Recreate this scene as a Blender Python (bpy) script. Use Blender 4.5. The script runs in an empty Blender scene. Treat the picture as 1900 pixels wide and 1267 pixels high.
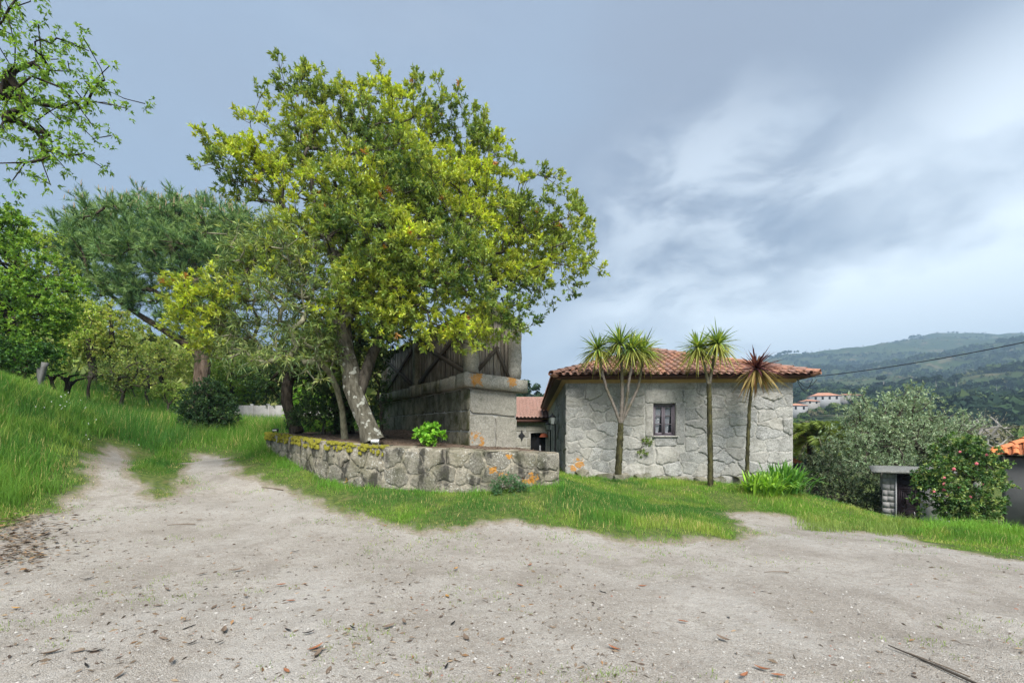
import bpy, math, random
import numpy as np
from math import radians as R

# ------------------------------------------------------------------ camera
sc = bpy.context.scene
F_PX, HORIZ, CAM_Z = 844.0, 825.0, 1.55          # focal length and horizon row at 1900 px width
cam_d = bpy.data.cameras.new('camera')
cam = bpy.data.objects.new('camera', cam_d)
sc.collection.objects.link(cam)
cam.location = (0, 0, CAM_Z)
cam.rotation_euler = (R(90), 0, 0)
cam_d.sensor_fit = 'HORIZONTAL'
cam_d.sensor_width = 36
cam_d.lens = 36 * F_PX / 1900
cam_d.shift_y = (HORIZ - 633.5) / 1900
cam_d.clip_start = 0.05
cam_d.clip_end = 9000
sc.camera = cam

# ------------------------------------------------------------------ sky, sun, exposure
SUN_AZ, SUN_EL = 174.0, 48.0        # compass degrees from +Y clockwise: behind the camera
w = bpy.data.worlds.new('World'); sc.world = w; w.use_nodes = True
nt = w.node_tree; nt.nodes.clear()
def N(t, **k):
    n = nt.nodes.new(t)
    for a, b in k.items(): setattr(n, a, b)
    return n
def L(a, b): nt.links.new(a, b)
tc = N('ShaderNodeTexCoord')
sky = N('ShaderNodeTexSky', sky_type='NISHITA', sun_disc=False)
sky.sun_elevation = R(SUN_EL); sky.sun_rotation = R(SUN_AZ)
skys = N('ShaderNodeVectorMath', operation='SCALE'); skys.inputs['Scale'].default_value = 0.05
L(sky.outputs[0], skys.inputs[0])
nrm = N('ShaderNodeVectorMath', operation='NORMALIZE'); L(tc.outputs['Generated'], nrm.inputs[0])
sep = N('ShaderNodeSeparateXYZ'); L(nrm.outputs[0], sep.inputs[0])
def wnoise(scale, detail, rough, off):
    m = N('ShaderNodeMapping'); m.inputs['Location'].default_value = off; m.inputs['Scale'].default_value = (1, 1, 2.1)
    L(nrm.outputs[0], m.inputs[0])
    n = N('ShaderNodeTexNoise'); n.inputs['Scale'].default_value = scale; n.inputs['Detail'].default_value = detail
    n.inputs['Roughness'].default_value = rough; n.inputs['Distortion'].default_value = 0.35
    L(m.outputs[0], n.inputs['Vector']); return n.outputs[0]
def wrange(v, a, b, c=0.0, d=1.0):
    m = N('ShaderNodeMapRange', interpolation_type='SMOOTHSTEP')
    for i, x in zip((1, 2, 3, 4), (a, b, c, d)): m.inputs[i].default_value = x
    L(v, m.inputs[0]); return m.outputs[0]
def wmix(f, a, b):
    m = N('ShaderNodeMix', data_type='RGBA'); L(f, m.inputs[0])
    for s, x in ((6, a), (7, b)):
        if isinstance(x, tuple): m.inputs[s].default_value = (*x, 1)
        else: L(x, m.inputs[s])
    return m.outputs[2]
def wmul(a, b):
    m = N('ShaderNodeMath', operation='MULTIPLY'); L(a, m.inputs[0])
    if isinstance(b, float): m.inputs[1].default_value = b
    else: L(b, m.inputs[1])
    return m.outputs[0]
def wadd(a, b):
    m = N('ShaderNodeMath', operation='ADD', use_clamp=True); L(a, m.inputs[0]); L(b, m.inputs[1]); return m.outputs[0]
def wdot(v):
    l = math.sqrt(sum(c * c for c in v)); d = N('ShaderNodeVectorMath', operation='DOT_PRODUCT')
    d.inputs[1].default_value = tuple(c / l for c in v); L(nrm.outputs[0], d.inputs[0]); return d.outputs['Value']
n1 = wnoise(1.3, 5, 0.5, (3.1, 1.7, 0)); n2 = wnoise(3.2, 7, 0.55, (7.3, 2.2, 0)); n3 = wnoise(1.9, 6, 0.55, (1.3, 8.4, 2))
SKY_DARK, SKY_MID, SKY_LITE = (0.056, 0.0625, 0.079), (0.060, 0.0735, 0.0955), (0.235, 0.252, 0.262)
c = wmix(wrange(n1, 0.36, 0.62), SKY_DARK, SKY_MID)
c = wmix(wmul(wrange(n2, 0.5, 0.75), 0.22), c, (0.085, 0.098, 0.116))
c = wmix(wmul(wrange(wdot((0.62, 1.0, 0.62)), 0.86, 0.985), wrange(n3, 0.25, 0.55, 0.45, 0.95)), c, (0.0525, 0.0575, 0.0715))
# thinner cloud low in the east of the view, a break high on the right and torn bright edges under the grey bank
low = wrange(sep.outputs[2], 0.38, 0.17)
east = wrange(wdot((0.75, 1.0, 0.0)), 0.62, 0.98)
n4 = wnoise(5.5, 8, 0.58, (2.1, 5.5, 4))
brk = wmul(wrange(wdot((1.30, 1.0, 0.40)), 0.92, 0.99), wrange(n3, 0.26, 0.50))
torn = wmul(wmul(wrange(wdot((0.44, 1.0, 0.385)), 0.945, 0.992), wrange(n4, 0.36, 0.64)), 0.42)
bank = wmul(wrange(wdot((1.0, 1.0, 0.36)), 0.93, 0.99), wrange(n2, 0.40, 0.56))
thin = wadd(wadd(wmul(wmul(low, east), wrange(n2, 0.25, 0.60, 0.45, 1.0)), wmul(brk, 0.6)), wadd(torn, wmul(bank, 0.14)))
c = wmix(thin, c, SKY_LITE)
allc = wmix(wrange(n1, 0.2, 0.3, 0.92, 0.97), skys.outputs[0], c)
bg = N('ShaderNodeBackground'); bg.inputs['Strength'].default_value = 1.0
L(allc, bg.inputs['Color'])
out = N('ShaderNodeOutputWorld'); L(bg.outputs[0], out.inputs['Surface'])
sun_d = bpy.data.lights.new('sun', 'SUN'); sun_d.energy = 1.5; sun_d.angle = R(32); sun_d.color = (1.0, 0.955, 0.88)
sun = bpy.data.objects.new('sun', sun_d); sc.collection.objects.link(sun)
sun.rotation_euler = (R(90 - SUN_EL), 0, R(180 - SUN_AZ)); sun.location = (6, -10, 30)
sc.view_settings.view_transform = 'Standard'; sc.view_settings.look = 'None'
sc.view_settings.exposure = 2.75; sc.view_settings.gamma = 1.0; sc.view_settings.use_curve_mapping = False
try:
    sc.cycles.use_denoising = True; sc.cycles.max_bounces = 6; sc.cycles.transparent_max_bounces = 6
    sc.cycles.volume_bounces = 0
except Exception: pass

# ------------------------------------------------------------------ helpers
C = sc.collection
rng = np.random.default_rng(7)
random.seed(7)
def at(px, py, d):                      # a point at depth d metres, read off the photograph
    return np.array([(px - 950) / F_PX * d, d, CAM_Z - (py - HORIZ) / F_PX * d])
def link(o, parent=None):
    C.objects.link(o)
    if parent is not None: o.parent = parent
    return o
def tag(o, label=None, cat=None, group=None, kind=None):
    if label: o['label'] = label
    if cat: o['category'] = cat
    if group: o['group'] = group
    if kind: o['kind'] = kind
    return o
def empty(name, loc, label=None, cat=None, group=None):
    o = bpy.data.objects.new(name, None); o.location = [float(v) for v in loc]; o.empty_display_size = 0.2
    C.objects.link(o); return tag(o, label, cat, group)
def mesh(name, V, F, mats=None, col=None, smooth=False, attr=None, mi=None):
    me = bpy.data.meshes.new(name)
    if isinstance(F, np.ndarray) and F.ndim == 2:
        V = np.asarray(V, np.float32)
        me.vertices.add(len(V)); me.vertices.foreach_set('co', V.ravel())
        me.loops.add(F.size); me.loops.foreach_set('vertex_index', F.astype(np.int32).ravel())
        me.polygons.add(len(F)); me.polygons.foreach_set('loop_start', np.arange(0, F.size, F.shape[1], dtype=np.int32))
        if smooth: me.polygons.foreach_set('use_smooth', np.ones(len(F), bool))
        me.update(calc_edges=True)
    else:
        me.from_pydata([tuple(map(float, v)) for v in V], [], [tuple(int(i) for i in f) for f in F])
        if smooth: me.polygons.foreach_set('use_smooth', np.ones(len(me.polygons), bool))
    if mi is not None: me.polygons.foreach_set('material_index', np.asarray(mi, np.int32))
    if mats is not None:
        for m in (mats if isinstance(mats, (list, tuple)) else [mats]): me.materials.append(m)
    if col is not None:
        c4 = np.ones((len(me.vertices), 4), np.float32); c4[:, :3] = col
        me.color_attributes.new('col', 'FLOAT_COLOR', 'POINT').data.foreach_set('color', c4.ravel())
    if attr:
        for k, v in attr.items():
            me.attributes.new(k, 'FLOAT', 'POINT').data.foreach_set('value', np.asarray(v, np.float32))
    return me
def obj(name, me, parent=None, loc=None):
    """link a mesh whose coordinates are in the world (or relative to loc)"""
    o = bpy.data.objects.new(name, me); C.objects.link(o)
    if parent is not None:
        o.parent = parent
        p = np.array(parent_world(parent))
        l = np.zeros(3) if loc is None else np.asarray(loc, float)
        o.location = [float(v) for v in (l - p)]
    elif loc is not None: o.location = [float(v) for v in loc]
    return o
def parent_world(p):
    l = np.array(p.location, float)
    while p.parent is not None:
        p = p.parent; l = l + np.array(p.location, float)
    return l
def join(parts):
    """parts: list of (V, F) with equal face size -> one (V, F)"""
    Vs, Fs, n = [], [], 0
    for V, F in parts:
        V = np.asarray(V, float); F = np.asarray(F, int)
        Vs.append(V); Fs.append(F + n); n += len(V)
    return np.vstack(Vs), np.vstack(Fs)
def box_vf(p0, ax, ay, az):
    p0, ax, ay, az = (np.asarray(v, float) for v in (p0, ax, ay, az))
    V = np.array([p0, p0 + ax, p0 + ax + ay, p0 + ay, p0 + az, p0 + ax + az, p0 + ax + ay + az, p0 + ay + az])
    F = np.array([[0, 3, 2, 1], [4, 5, 6, 7], [0, 1, 5, 4], [1, 2, 6, 5], [2, 3, 7, 6], [3, 0, 4, 7]])
    return V, F
def bar_vf(a, b, wdt, thk, nrm_):
    a, b, n = (np.asarray(v, float) for v in (a, b, nrm_)); d = b - a; s = np.cross(d, n); s = s / np.linalg.norm(s) * wdt
    n = n / np.linalg.norm(n) * thk
    return box_vf(a - s / 2, d, s, n)
def tube_vf(pts, rad, k=6, cap=True):
    pts = np.asarray(pts, float); n = len(pts); rad = np.broadcast_to(np.asarray(rad, float), (n,))
    t = np.gradient(pts, axis=0); t /= np.linalg.norm(t, axis=1)[:, None] + 1e-9
    ref = np.array([0, 0, 1.0]) if abs(t[:, 2]).mean() < 0.8 else np.array([1.0, 0, 0])
    a = np.cross(t, ref); a /= np.linalg.norm(a, axis=1)[:, None] + 1e-9
    b = np.cross(t, a); ang = np.arange(k) * 2 * np.pi / k
    V = (pts[:, None] + rad[:, None, None] * (np.cos(ang)[None, :, None] * a[:, None] + np.sin(ang)[None, :, None] * b[:, None])).reshape(-1, 3)
    i = np.arange(n - 1)[:, None] * k; j = np.arange(k)[None]; j2 = (j + 1) % k
    F = np.stack([i + j, i + j2, i + k + j2, i + k + j], -1).reshape(-1, 4)
    return V, F
def lathe_vf(prof, centre, k=12):
    ang = np.arange(k) * 2 * np.pi / k
    V = np.array([[centre[0] + r * np.cos(a), centre[1] + r * np.sin(a), centre[2] + z] for r, z in prof for a in ang])
    F = [[i * k + j, i * k + (j + 1) % k, (i + 1) * k + (j + 1) % k, (i + 1) * k + j] for i in range(len(prof) - 1) for j in range(k)]
    return V, np.array(F)
# value noise
_perm = rng.random((256, 256))
def vnoise(x, y, s=1.0):
    x = np.asarray(x, float) * s + 100.3; y = np.asarray(y, float) * s + 57.7
    xi, yi = np.floor(x).astype(int), np.floor(y).astype(int); fx, fy = x - xi, y - yi
    fx = fx * fx * (3 - 2 * fx); fy = fy * fy * (3 - 2 * fy)
    g = lambda i, j: _perm[i % 256, j % 256]
    return (g(xi, yi) * (1 - fx) + g(xi + 1, yi) * fx) * (1 - fy) + (g(xi, yi + 1) * (1 - fx) + g(xi + 1, yi + 1) * fx) * fy
def fbm(x, y, s=1.0, o=4):
    t, a = 0, 0.5
    for k in range(o): t = t + a * vnoise(x, y, s * 2 ** k); a *= 0.5
    return t
def smooth(a, b, x): t = np.clip((np.asarray(x, float) - a) / (b - a), 0, 1); return t * t * (3 - 2 * t)

# ------------------------------------------------------------------ materials
class M:
    def __init__(s, name, rough=0.85, spec=0.3):
        s.m = bpy.data.materials.new(name); s.m.use_nodes = True; s.t = s.m.node_tree; s.t.nodes.clear()
        s.o = s.t.nodes.new('ShaderNodeOutputMaterial'); s.b = s.t.nodes.new('ShaderNodeBsdfPrincipled')
        s.t.links.new(s.b.outputs[0], s.o.inputs[0]); s.b.inputs['Roughness'].default_value = rough
        s.b.inputs['Specular IOR Level'].default_value = spec
        s.co = s.t.nodes.new('ShaderNodeTexCoord'); s.g = s.t.nodes.new('ShaderNodeNewGeometry')
        s.pos = s.g.outputs['Position']
    def n(s, t, **k):
        n = s.t.nodes.new(t)
        for a, b in k.items(): setattr(n, a, b)
        return n
    def l(s, a, b): s.t.links.new(a, b)
    def noise(s, scale, detail=4, rough=0.55, vec=None, stretch=None, dist=0.0):
        n = s.n('ShaderNodeTexNoise'); n.inputs['Scale'].default_value = scale; n.inputs['Detail'].default_value = detail
        n.inputs['Roughness'].default_value = rough; n.inputs['Distortion'].default_value = dist
        v = vec or s.pos
        if stretch:
            mp = s.n('ShaderNodeMapping'); mp.inputs['Scale'].default_value = stretch; s.l(v, mp.inputs[0]); v = mp.outputs[0]
        s.l(v, n.inputs['Vector']); return n.outputs[0]
    def voro(s, scale, feature='F1', vec=None):
        n = s.n('ShaderNodeTexVoronoi', feature=feature); n.inputs['Scale'].default_value = scale
        s.l(vec or s.pos, n.inputs['Vector']); return n
    def rng(s, v, a, b, c=0.0, d=1.0):
        m = s.n('ShaderNodeMapRange', interpolation_type='SMOOTHSTEP')
        for i, x in zip((1, 2, 3, 4), (a, b, c, d)): m.inputs[i].default_value = x
        s.l(v, m.inputs[0]); return m.outputs[0]
    def mix(s, f, a, b, mode='MIX'):
        m = s.n('ShaderNodeMix', data_type='RGBA', blend_type=mode)
        if isinstance(f, (int, float)): m.inputs[0].default_value = f
        else: s.l(f, m.inputs[0])
        for k, x in ((6, a), (7, b)):
            if isinstance(x, tuple): m.inputs[k].default_value = (*x[:3], 1)
            else: s.l(x, m.inputs[k])
        return m.outputs[2]
    def math(s, op, a, b):
        m = s.n('ShaderNodeMath', operation=op)
        for i, x in enumerate((a, b)):
            if isinstance(x, (int, float)): m.inputs[i].default_value = x
            else: s.l(x, m.inputs[i])
        return m.outputs[0]
    def attr(s, name): n = s.n('ShaderNodeAttribute'); n.attribute_name = name; return n
    def rand(s): return s.n('ShaderNodeObjectInfo').outputs['Random']
    def spots(s, pts, noise_amt=0.5, nscale=9.0):
        """1 inside ragged spots round the given world points (x, y, z, radius)"""
        tot = None; nz = s.noise(nscale, 4, 0.6)
        for x, y, z, r in pts:
            d = s.n('ShaderNodeVectorMath', operation='DISTANCE'); d.inputs[1].default_value = (float(x), float(y), float(z)); s.l(s.pos, d.inputs[0])
            q = s.math('ADD', s.math('DIVIDE', d.outputs['Value'], float(r)), s.math('MULTIPLY', s.math('SUBTRACT', nz, 0.5), noise_amt * 4))
            f = s.rng(q, 1.0, 0.8)
            tot = f if tot is None else s.math('MAXIMUM', tot, f)
        return tot
    def bump(s, h, strength=0.5, dist=0.02):
        b = s.n('ShaderNodeBump'); b.inputs['Strength'].default_value = strength; b.inputs['Distance'].default_value = dist
        s.l(h, b.inputs['Height'])
        if s.b.inputs['Normal'].is_linked: s.l(s.b.inputs['Normal'].links[0].from_socket, b.inputs['Normal'])
        s.l(b.outputs[0], s.b.inputs['Normal'])
    def done(s, c):
        if isinstance(c, tuple): s.b.inputs['Base Color'].default_value = (*c[:3], 1)
        else: s.l(c, s.b.inputs['Base Color'])
        return s.m
def plain(name, c, rough=0.7, vary=0.25, scale=6, spec=0.3, bump=0.0):
    m = M(name, rough, spec); n = m.noise(scale, 5, 0.6)
    if bump: m.bump(n, bump, 0.01)
    return m.done(m.mix(n, tuple(v * (1 - vary) for v in c), tuple(min(1, v * (1 + vary)) for v in c)))
def granite(name, base, dark, orange=None, moss=None, patchy=0.5, warm=(0.36, 0.32, 0.24), obj_var=0.25, blot=None, white=None):
    m = M(name, 0.9, 0.2)
    sp = m.noise(95, 3, 0.7); md = m.noise(7, 6, 0.65); lg = m.noise(1.3, 4, 0.6)
    r = m.rand()
    c = m.mix(m.rng(sp, 0.35, 0.68), tuple(v * 0.62 for v in base), tuple(v * 1.28 for v in base))
    sp2 = m.noise(24, 4, 0.75)
    c = m.mix(m.rng(sp2, 0.30, 0.72), m.mix(1.0, c, (0.62, 0.62, 0.61), 'MULTIPLY'), m.mix(1.0, c, (1.22, 1.22, 1.2), 'MULTIPLY'))
    r2 = m.math('FRACT', m.math('MULTIPLY', r, 7.31), 0.0)
    c = m.mix(m.math('MULTIPLY', r2, obj_var), c, m.mix(1.0, c, (0.6, 0.6, 0.6), 'MULTIPLY'))
    c = m.mix(m.math('MULTIPLY', m.rng(r, 0.0, 1.0), obj_var), c, warm)
    c = m.mix(m.math('MULTIPLY', m.rng(md, 0.52, 0.72), patchy), c, dark)
    c = m.mix(m.math('MULTIPLY', m.rng(lg, 0.5, 0.7), patchy * 0.6), c, dark)
    if white:
        c = m.mix(m.math('MULTIPLY', m.rng(m.noise(26, 3, 0.6), 0.56, 0.64), m.rng(m.noise(2.5, 3), 0.42, 0.6, 0, white)), c, (0.55, 0.54, 0.5))
    if blot: c = m.mix(m.math('MULTIPLY', m.rng(m.noise(3.2, 5, 0.6, stretch=(1, 1, 0.45)), 0.5, 0.62), blot), c, (0.035, 0.033, 0.03))
    if moss: c = m.mix(m.math('MULTIPLY', m.rng(m.noise(2.1, 6, 0.65), 0.42, 0.66), moss), c, (0.05, 0.055, 0.018))
    if orange: c = m.mix(m.math('MULTIPLY', m.math('MULTIPLY', m.spots(orange, 0.8, 11.0), m.rng(m.noise(38, 4, 0.7), 0.36, 0.56, 0.35, 1.0)), 0.95), c, m.mix(sp, (0.33, 0.13, 0.010), (0.52, 0.24, 0.022)))
    m.bump(sp2, 0.55, 0.02); m.bump(md, 0.7, 0.04)
    return m.done(c)
def leafmat(name, trans=0.3, rough=0.5, spec=0.25, gain=2.0):
    m = M(name, rough, spec); a = m.attr('col').outputs['Color']
    c = m.mix(1.0, a, (gain, gain, gain), 'MULTIPLY')
    tr = m.n('ShaderNodeBsdfTranslucent'); tc_ = m.mix(1.0, c, (1.25, 1.2, 0.55), 'MULTIPLY'); m.l(tc_, tr.inputs[0])
    mx = m.n('ShaderNodeMixShader'); mx.inputs[0].default_value = trans
    m.l(m.b.outputs[0], mx.inputs[1]); m.l(tr.outputs[0], mx.inputs[2]); m.l(mx.outputs[0], m.o.inputs[0])
    return m.done(c)
def bark(name, a, b, lichen=0.0, scale=14):
    m = M(name, 0.95, 0.1); n = m.noise(scale, 6, 0.65, stretch=(1, 1, 0.25)); c = m.mix(m.rng(n, 0.35, 0.65), a, b)
    if lichen: c = m.mix(m.math('MULTIPLY', m.rng(m.noise(6.5, 3, 0.5), 0.57, 0.64), lichen), c, (0.36, 0.365, 0.32))
    m.bump(n, 0.8, 0.03); return m.done(c)
LEAF = leafmat('leaf', 0.35); LEAF_GLOSS = leafmat('glossy_leaf', 0.32, 0.45, 0.3); NEEDLE = leafmat('needle', 0.2, 0.6, 0.2, 1.5)
GRASS = leafmat('grass_blade', 0.4, 0.65, 0.15, 2.0); FARLEAF = leafmat('far_foliage', 0.1, 0.9, 0.05, 1.0)
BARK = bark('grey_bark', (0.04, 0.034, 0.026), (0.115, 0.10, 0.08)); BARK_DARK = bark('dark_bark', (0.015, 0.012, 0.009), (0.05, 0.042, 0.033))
BARK_LICHEN = bark('lichen_bark', (0.06, 0.055, 0.04), (0.15, 0.14, 0.11), 0.9); BARK_PINE = bark('pine_bark', (0.05, 0.035, 0.026), (0.17, 0.125, 0.095), 0, 7)
STEM_PALE = bark('pale_stem', (0.14, 0.135, 0.09), (0.28, 0.27, 0.19))
# ------------------------------------------------------------------ terrain
AZ = np.array([-180, -70, -48, -30, -10, 3, 14, 24, 31, 36, 40, 44, 48, 70, 180.0])
DD = np.log(np.array([55, 120, 200, 350, 600, 1000, 1500, 2600.0]))
ELV = np.array([
 [0.00, 0.00, 0.00, 0.00, 0.00, 0.0, 0.0, 0.0],
 [0.08, 0.08, 0.08, 0.07, 0.06, 0.06, 0.05, 0.0],
 [0.085, 0.10, 0.105, 0.10, 0.09, 0.08, 0.08, 0.0],
 [0.050, 0.065, 0.075, 0.07, 0.06, 0.06, 0.06, 0.0],
 [0.020, 0.035, 0.060, 0.07, 0.07, 0.07, 0.06, 0.0],
 [-0.01, 0.015, 0.055, 0.085, 0.08, 0.07, 0.06, 0.0],
 [-0.03, 0.010, 0.050, 0.09, 0.10, 0.11, 0.12, 0.05],
 [-0.055, 0.00, 0.048, 0.085, 0.105, 0.13, 0.155, 0.1],
 [-0.06, 0.00, 0.050, 0.082, 0.107, 0.150, 0.198, 0.14],
 [-0.06, 0.00, 0.055, 0.084, 0.110, 0.165, 0.213, 0.15],
 [-0.06, 0.00, 0.055, 0.086, 0.122, 0.178, 0.223, 0.15],
 [-0.06, 0.00, 0.055, 0.098, 0.145, 0.195, 0.240, 0.16],
 [-0.055, 0.00, 0.055, 0.110, 0.165, 0.215, 0.256, 0.17],
 [-0.03, 0.00, 0.05, 0.10, 0.15, 0.2, 0.25, 0.2],
 [0.00, 0.00, 0.00, 0.00, 0.00, 0.0, 0.0, 0.0]])
def far_z(x, y):
    x = np.asarray(x, float); y = np.asarray(y, float)
    r = np.hypot(x, y); az = np.degrees(np.arctan2(x, y))
    i = np.clip(np.searchsorted(AZ, az) - 1, 0, len(AZ) - 2); fa = (az - AZ[i]) / (AZ[i + 1] - AZ[i])
    dep = r * np.maximum(np.cos(np.radians(az)), 0.45)
    ld = np.clip(np.log(np.maximum(dep, 1)), DD[0], DD[-1]); j = np.clip(np.searchsorted(DD, ld) - 1, 0, len(DD) - 2); fd = (ld - DD[j]) / (DD[j + 1] - DD[j])
    e = (ELV[i, j] * (1 - fa) + ELV[i + 1, j] * fa) * (1 - fd) + (ELV[i, j + 1] * (1 - fa) + ELV[i + 1, j + 1] * fa) * fd
    nz = (fbm(x, y, 1 / 260., 5) - 0.48) * smooth(120, 900, r) * 95 + (fbm(x, y, 1 / 60., 4) - 0.48) * smooth(60, 250, r) * 7
    return CAM_Z + e * dep + nz * smooth(-5, 10, az + 5)
ctrl = [(950,1267,2.96),(0,1267,2.96),(1900,1267,2.96),(950,1100,4.8),(500,1080,5.0),(1400,1100,4.8),(950,980,7.5),(700,985,7.2),(800,914,9.6),
 (620,905,10),(930,912,9.7),(1037,893,9.8),(1051,882,14.2),(1260,892,14),(1474,914,13.7),(1150,935,10.5),(1300,965,9),(1500,978,9.5),(1250,1010,7.0),
 (1650,1005,7.5),(1900,1040,6.5),(1600,984,9.6),(1690,990,9.8),(1850,980,9.0),(1900,1005,8.6),(200,850,12),(380,855,12),(300,950,8),(130,925,8.6),(0,1000,6.4),
 (500,910,10),(497,848,13),(300,850,13.5),(300,785,18),(200,745,23),(250,772,20),(430,797,18.5),(500,783,25),(600,783,26),(0,880,8.6),(0,800,9.8),(0,712,11.5),
 (120,752,14),(150,830,11.2),(-300,760,9),(-300,690,12),(560,800,17),(100,690,25)]
P = [tuple(at(*c)) for c in ctrl]
P += [(0, 0, 0), (0, -8, -0.1), (-10, -6, 0.1), (10, -6, -0.3), (11.4, 13, -1.1), (15.5, 13.5, -1.0), (13.0, 11.2, -0.6), (10, 18, -2.2), (14, 18, -2.4), (6, 22, -0.3), (9.5, 15, -1.2),
      (0.9, 20, 0.9), (0.8, 27, 0.8), (-5, 13, 1.5), (-4, 17, 1.9), (12, 8, -0.5), (20, 10, -1.5), (-2.5, 11, 1.0)]
for a in range(-180, 180, 20):
    for rr in (50.0,):
        x, y = rr * math.sin(R(a)), rr * math.cos(R(a)); P.append((x, y, float(far_z(x, y))))
P = np.array(P)
def _k(r2): return np.where(r2 > 1e-9, 0.5 * r2 * np.log(np.maximum(r2, 1e-9)), 0)
NCTRL = len(P); _d2 = ((P[:, None, :2] - P[None, :, :2]) ** 2).sum(-1)
_A = np.zeros((NCTRL + 3, NCTRL + 3)); _A[:NCTRL, :NCTRL] = _k(_d2) + np.eye(NCTRL) * 1.0
_A[:NCTRL, NCTRL] = 1; _A[:NCTRL, NCTRL + 1:] = P[:, :2]; _A[NCTRL, :NCTRL] = 1; _A[NCTRL + 1:, :NCTRL] = P[:, :2].T
TPSW = np.linalg.solve(_A, np.concatenate([P[:, 2], [0, 0, 0]]))
def gz(x, y):
    x = np.asarray(x, float); y = np.asarray(y, float); sh = x.shape; x, y = x.ravel(), y.ravel()
    r = np.hypot(x, y); z = np.zeros_like(x)
    for s in range(0, len(x), 20000):
        xs, ys = x[s:s + 20000], y[s:s + 20000]
        d2 = (xs[:, None] - P[None, :, 0]) ** 2 + (ys[:, None] - P[None, :, 1]) ** 2
        z[s:s + 20000] = _k(d2) @ TPSW[:NCTRL] + TPSW[NCTRL] + xs * TPSW[NCTRL + 1] + ys * TPSW[NCTRL + 2]
    b = smooth(32, 50, r)
    z = z * (1 - b) + far_z(x, y) * b
    return z.reshape(sh)
def gzs(x, y): return float(gz(np.array([x]), np.array([y]))[0])
def proj(x, y, z):
    y_ = np.maximum(y, 0.05); return 950 + F_PX * x / y_, HORIZ - (z - CAM_Z) * F_PX / y_
# bare gravel: outline of the yard and its two wheel tracks, laid on the ground
GRAVEL = [(-900,1500),(-900,1060),(-200,1010),(0,985),(60,965),(130,930),(165,905),(168,880),(178,850),(200,830),(228,832),(234,860),(238,890),(250,918),(290,934),(328,920),(345,888),(354,862),(366,846),(384,840),
 (412,848),(445,876),(500,903),(560,925),(620,948),(700,972),(770,990),(840,985),(940,968),(1040,985),(1130,1000),(1250,1006),(1390,1002),(1415,990),(1385,968),(1350,953),(1400,948),(1480,962),
 (1560,986),(1640,992),(1700,1006),(1800,1027),(1900,1040),(2800,1100),(2800,1500)]
GP = np.array(GRAVEL, float)
def sdist(px, py, poly):
    a = poly; b = np.roll(poly, -1, 0); inside = np.zeros(len(px), bool); dm = np.full(len(px), 1e9)
    for (x0, y0), (x1, y1) in zip(a, b):
        dx_, dy_ = x1 - x0, y1 - y0
        t = np.clip(((px - x0) * dx_ + (py - y0) * dy_) / (dx_ * dx_ + dy_ * dy_ + 1e-9), 0, 1)
        dm = np.minimum(dm, np.hypot(px - x0 - t * dx_, (py - y0 - t * dy_)))
        c_ = ((y0 > py) != (y1 > py)) & (px < dx_ * (py - y0) / (dy_ if abs(dy_) > 1e-9 else 1e-9) + x0)
        inside ^= c_
    return np.where(inside, dm, -dm)
# the outline is turned into ground coordinates once; everything after works on the ground plane
def to_ground(px, py):
    best = None
    ds = np.geomspace(1.2, 40, 500); xs = (px - 950) / F_PX * ds; zs = CAM_Z - (py - HORIZ) / F_PX * ds
    h = zs - gz(xs, ds); i = np.argmax(h < 0) if (h < 0).any() else len(ds) - 1
    return xs[i], ds[i]
GPW = np.array([to_ground(px, py) for px, py in GRAVEL])
def gravel_d(x, y):       # metres inside (+) or outside (-) the bare gravel
    x = np.asarray(x, float).ravel(); y = np.asarray(y, float).ravel()
    d = sdist(x, y, GPW); d = np.where(y < 1.2, 3.0, d)
    return d + (fbm(x, y, 2.2, 4) - 0.47) * 0.7 + (fbm(x + 9, y, .6, 3) - .45) * .25 + (fbm(x, y, 9.0, 2) - .37) * .35
# polar sheet
def polar(r0, r1, nr, azs):
    rr = np.geomspace(r0, r1, nr); A_, R_ = np.meshgrid(azs, rr)
    x = (R_ * np.sin(np.radians(A_))).ravel(); y = (R_ * np.cos(np.radians(A_))).ravel(); na = len(azs)
    i = np.arange(nr - 1)[:, None] * na; j = np.arange(na)[None]; j2 = (j + 1) % na
    F = np.stack([i + j, i + j2, i + na + j2, i + na + j], -1).reshape(-1, 4)[:, ::-1]
    return x, y, F
az_f = np.concatenate([np.arange(-56, 56, 0.36), np.arange(56, 304, 4.0)])
x, y, Fq = polar(0.4, 58, 215, az_f)
rr_ = np.hypot(x, y)
z = gz(x, y); gd = gravel_d(x, y)
z = z + (fbm(x, y, 1.1, 4) - 0.47) * 0.06 * smooth(0.5, 4, rr_) + (fbm(x, y, 5, 3) - 0.44) * 0.022
z = z + smooth(0.1, -0.4, gd) * (fbm(x, y, 1.6, 3) - 0.3) * 0.10
V = np.stack([x, y, z], 1)
V = np.vstack([V, [[0, 0, 0]]]); na = len(az_f); fan = np.array([[len(V) - 1, (j + 1) % na, j, j] for j in range(na)])
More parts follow.
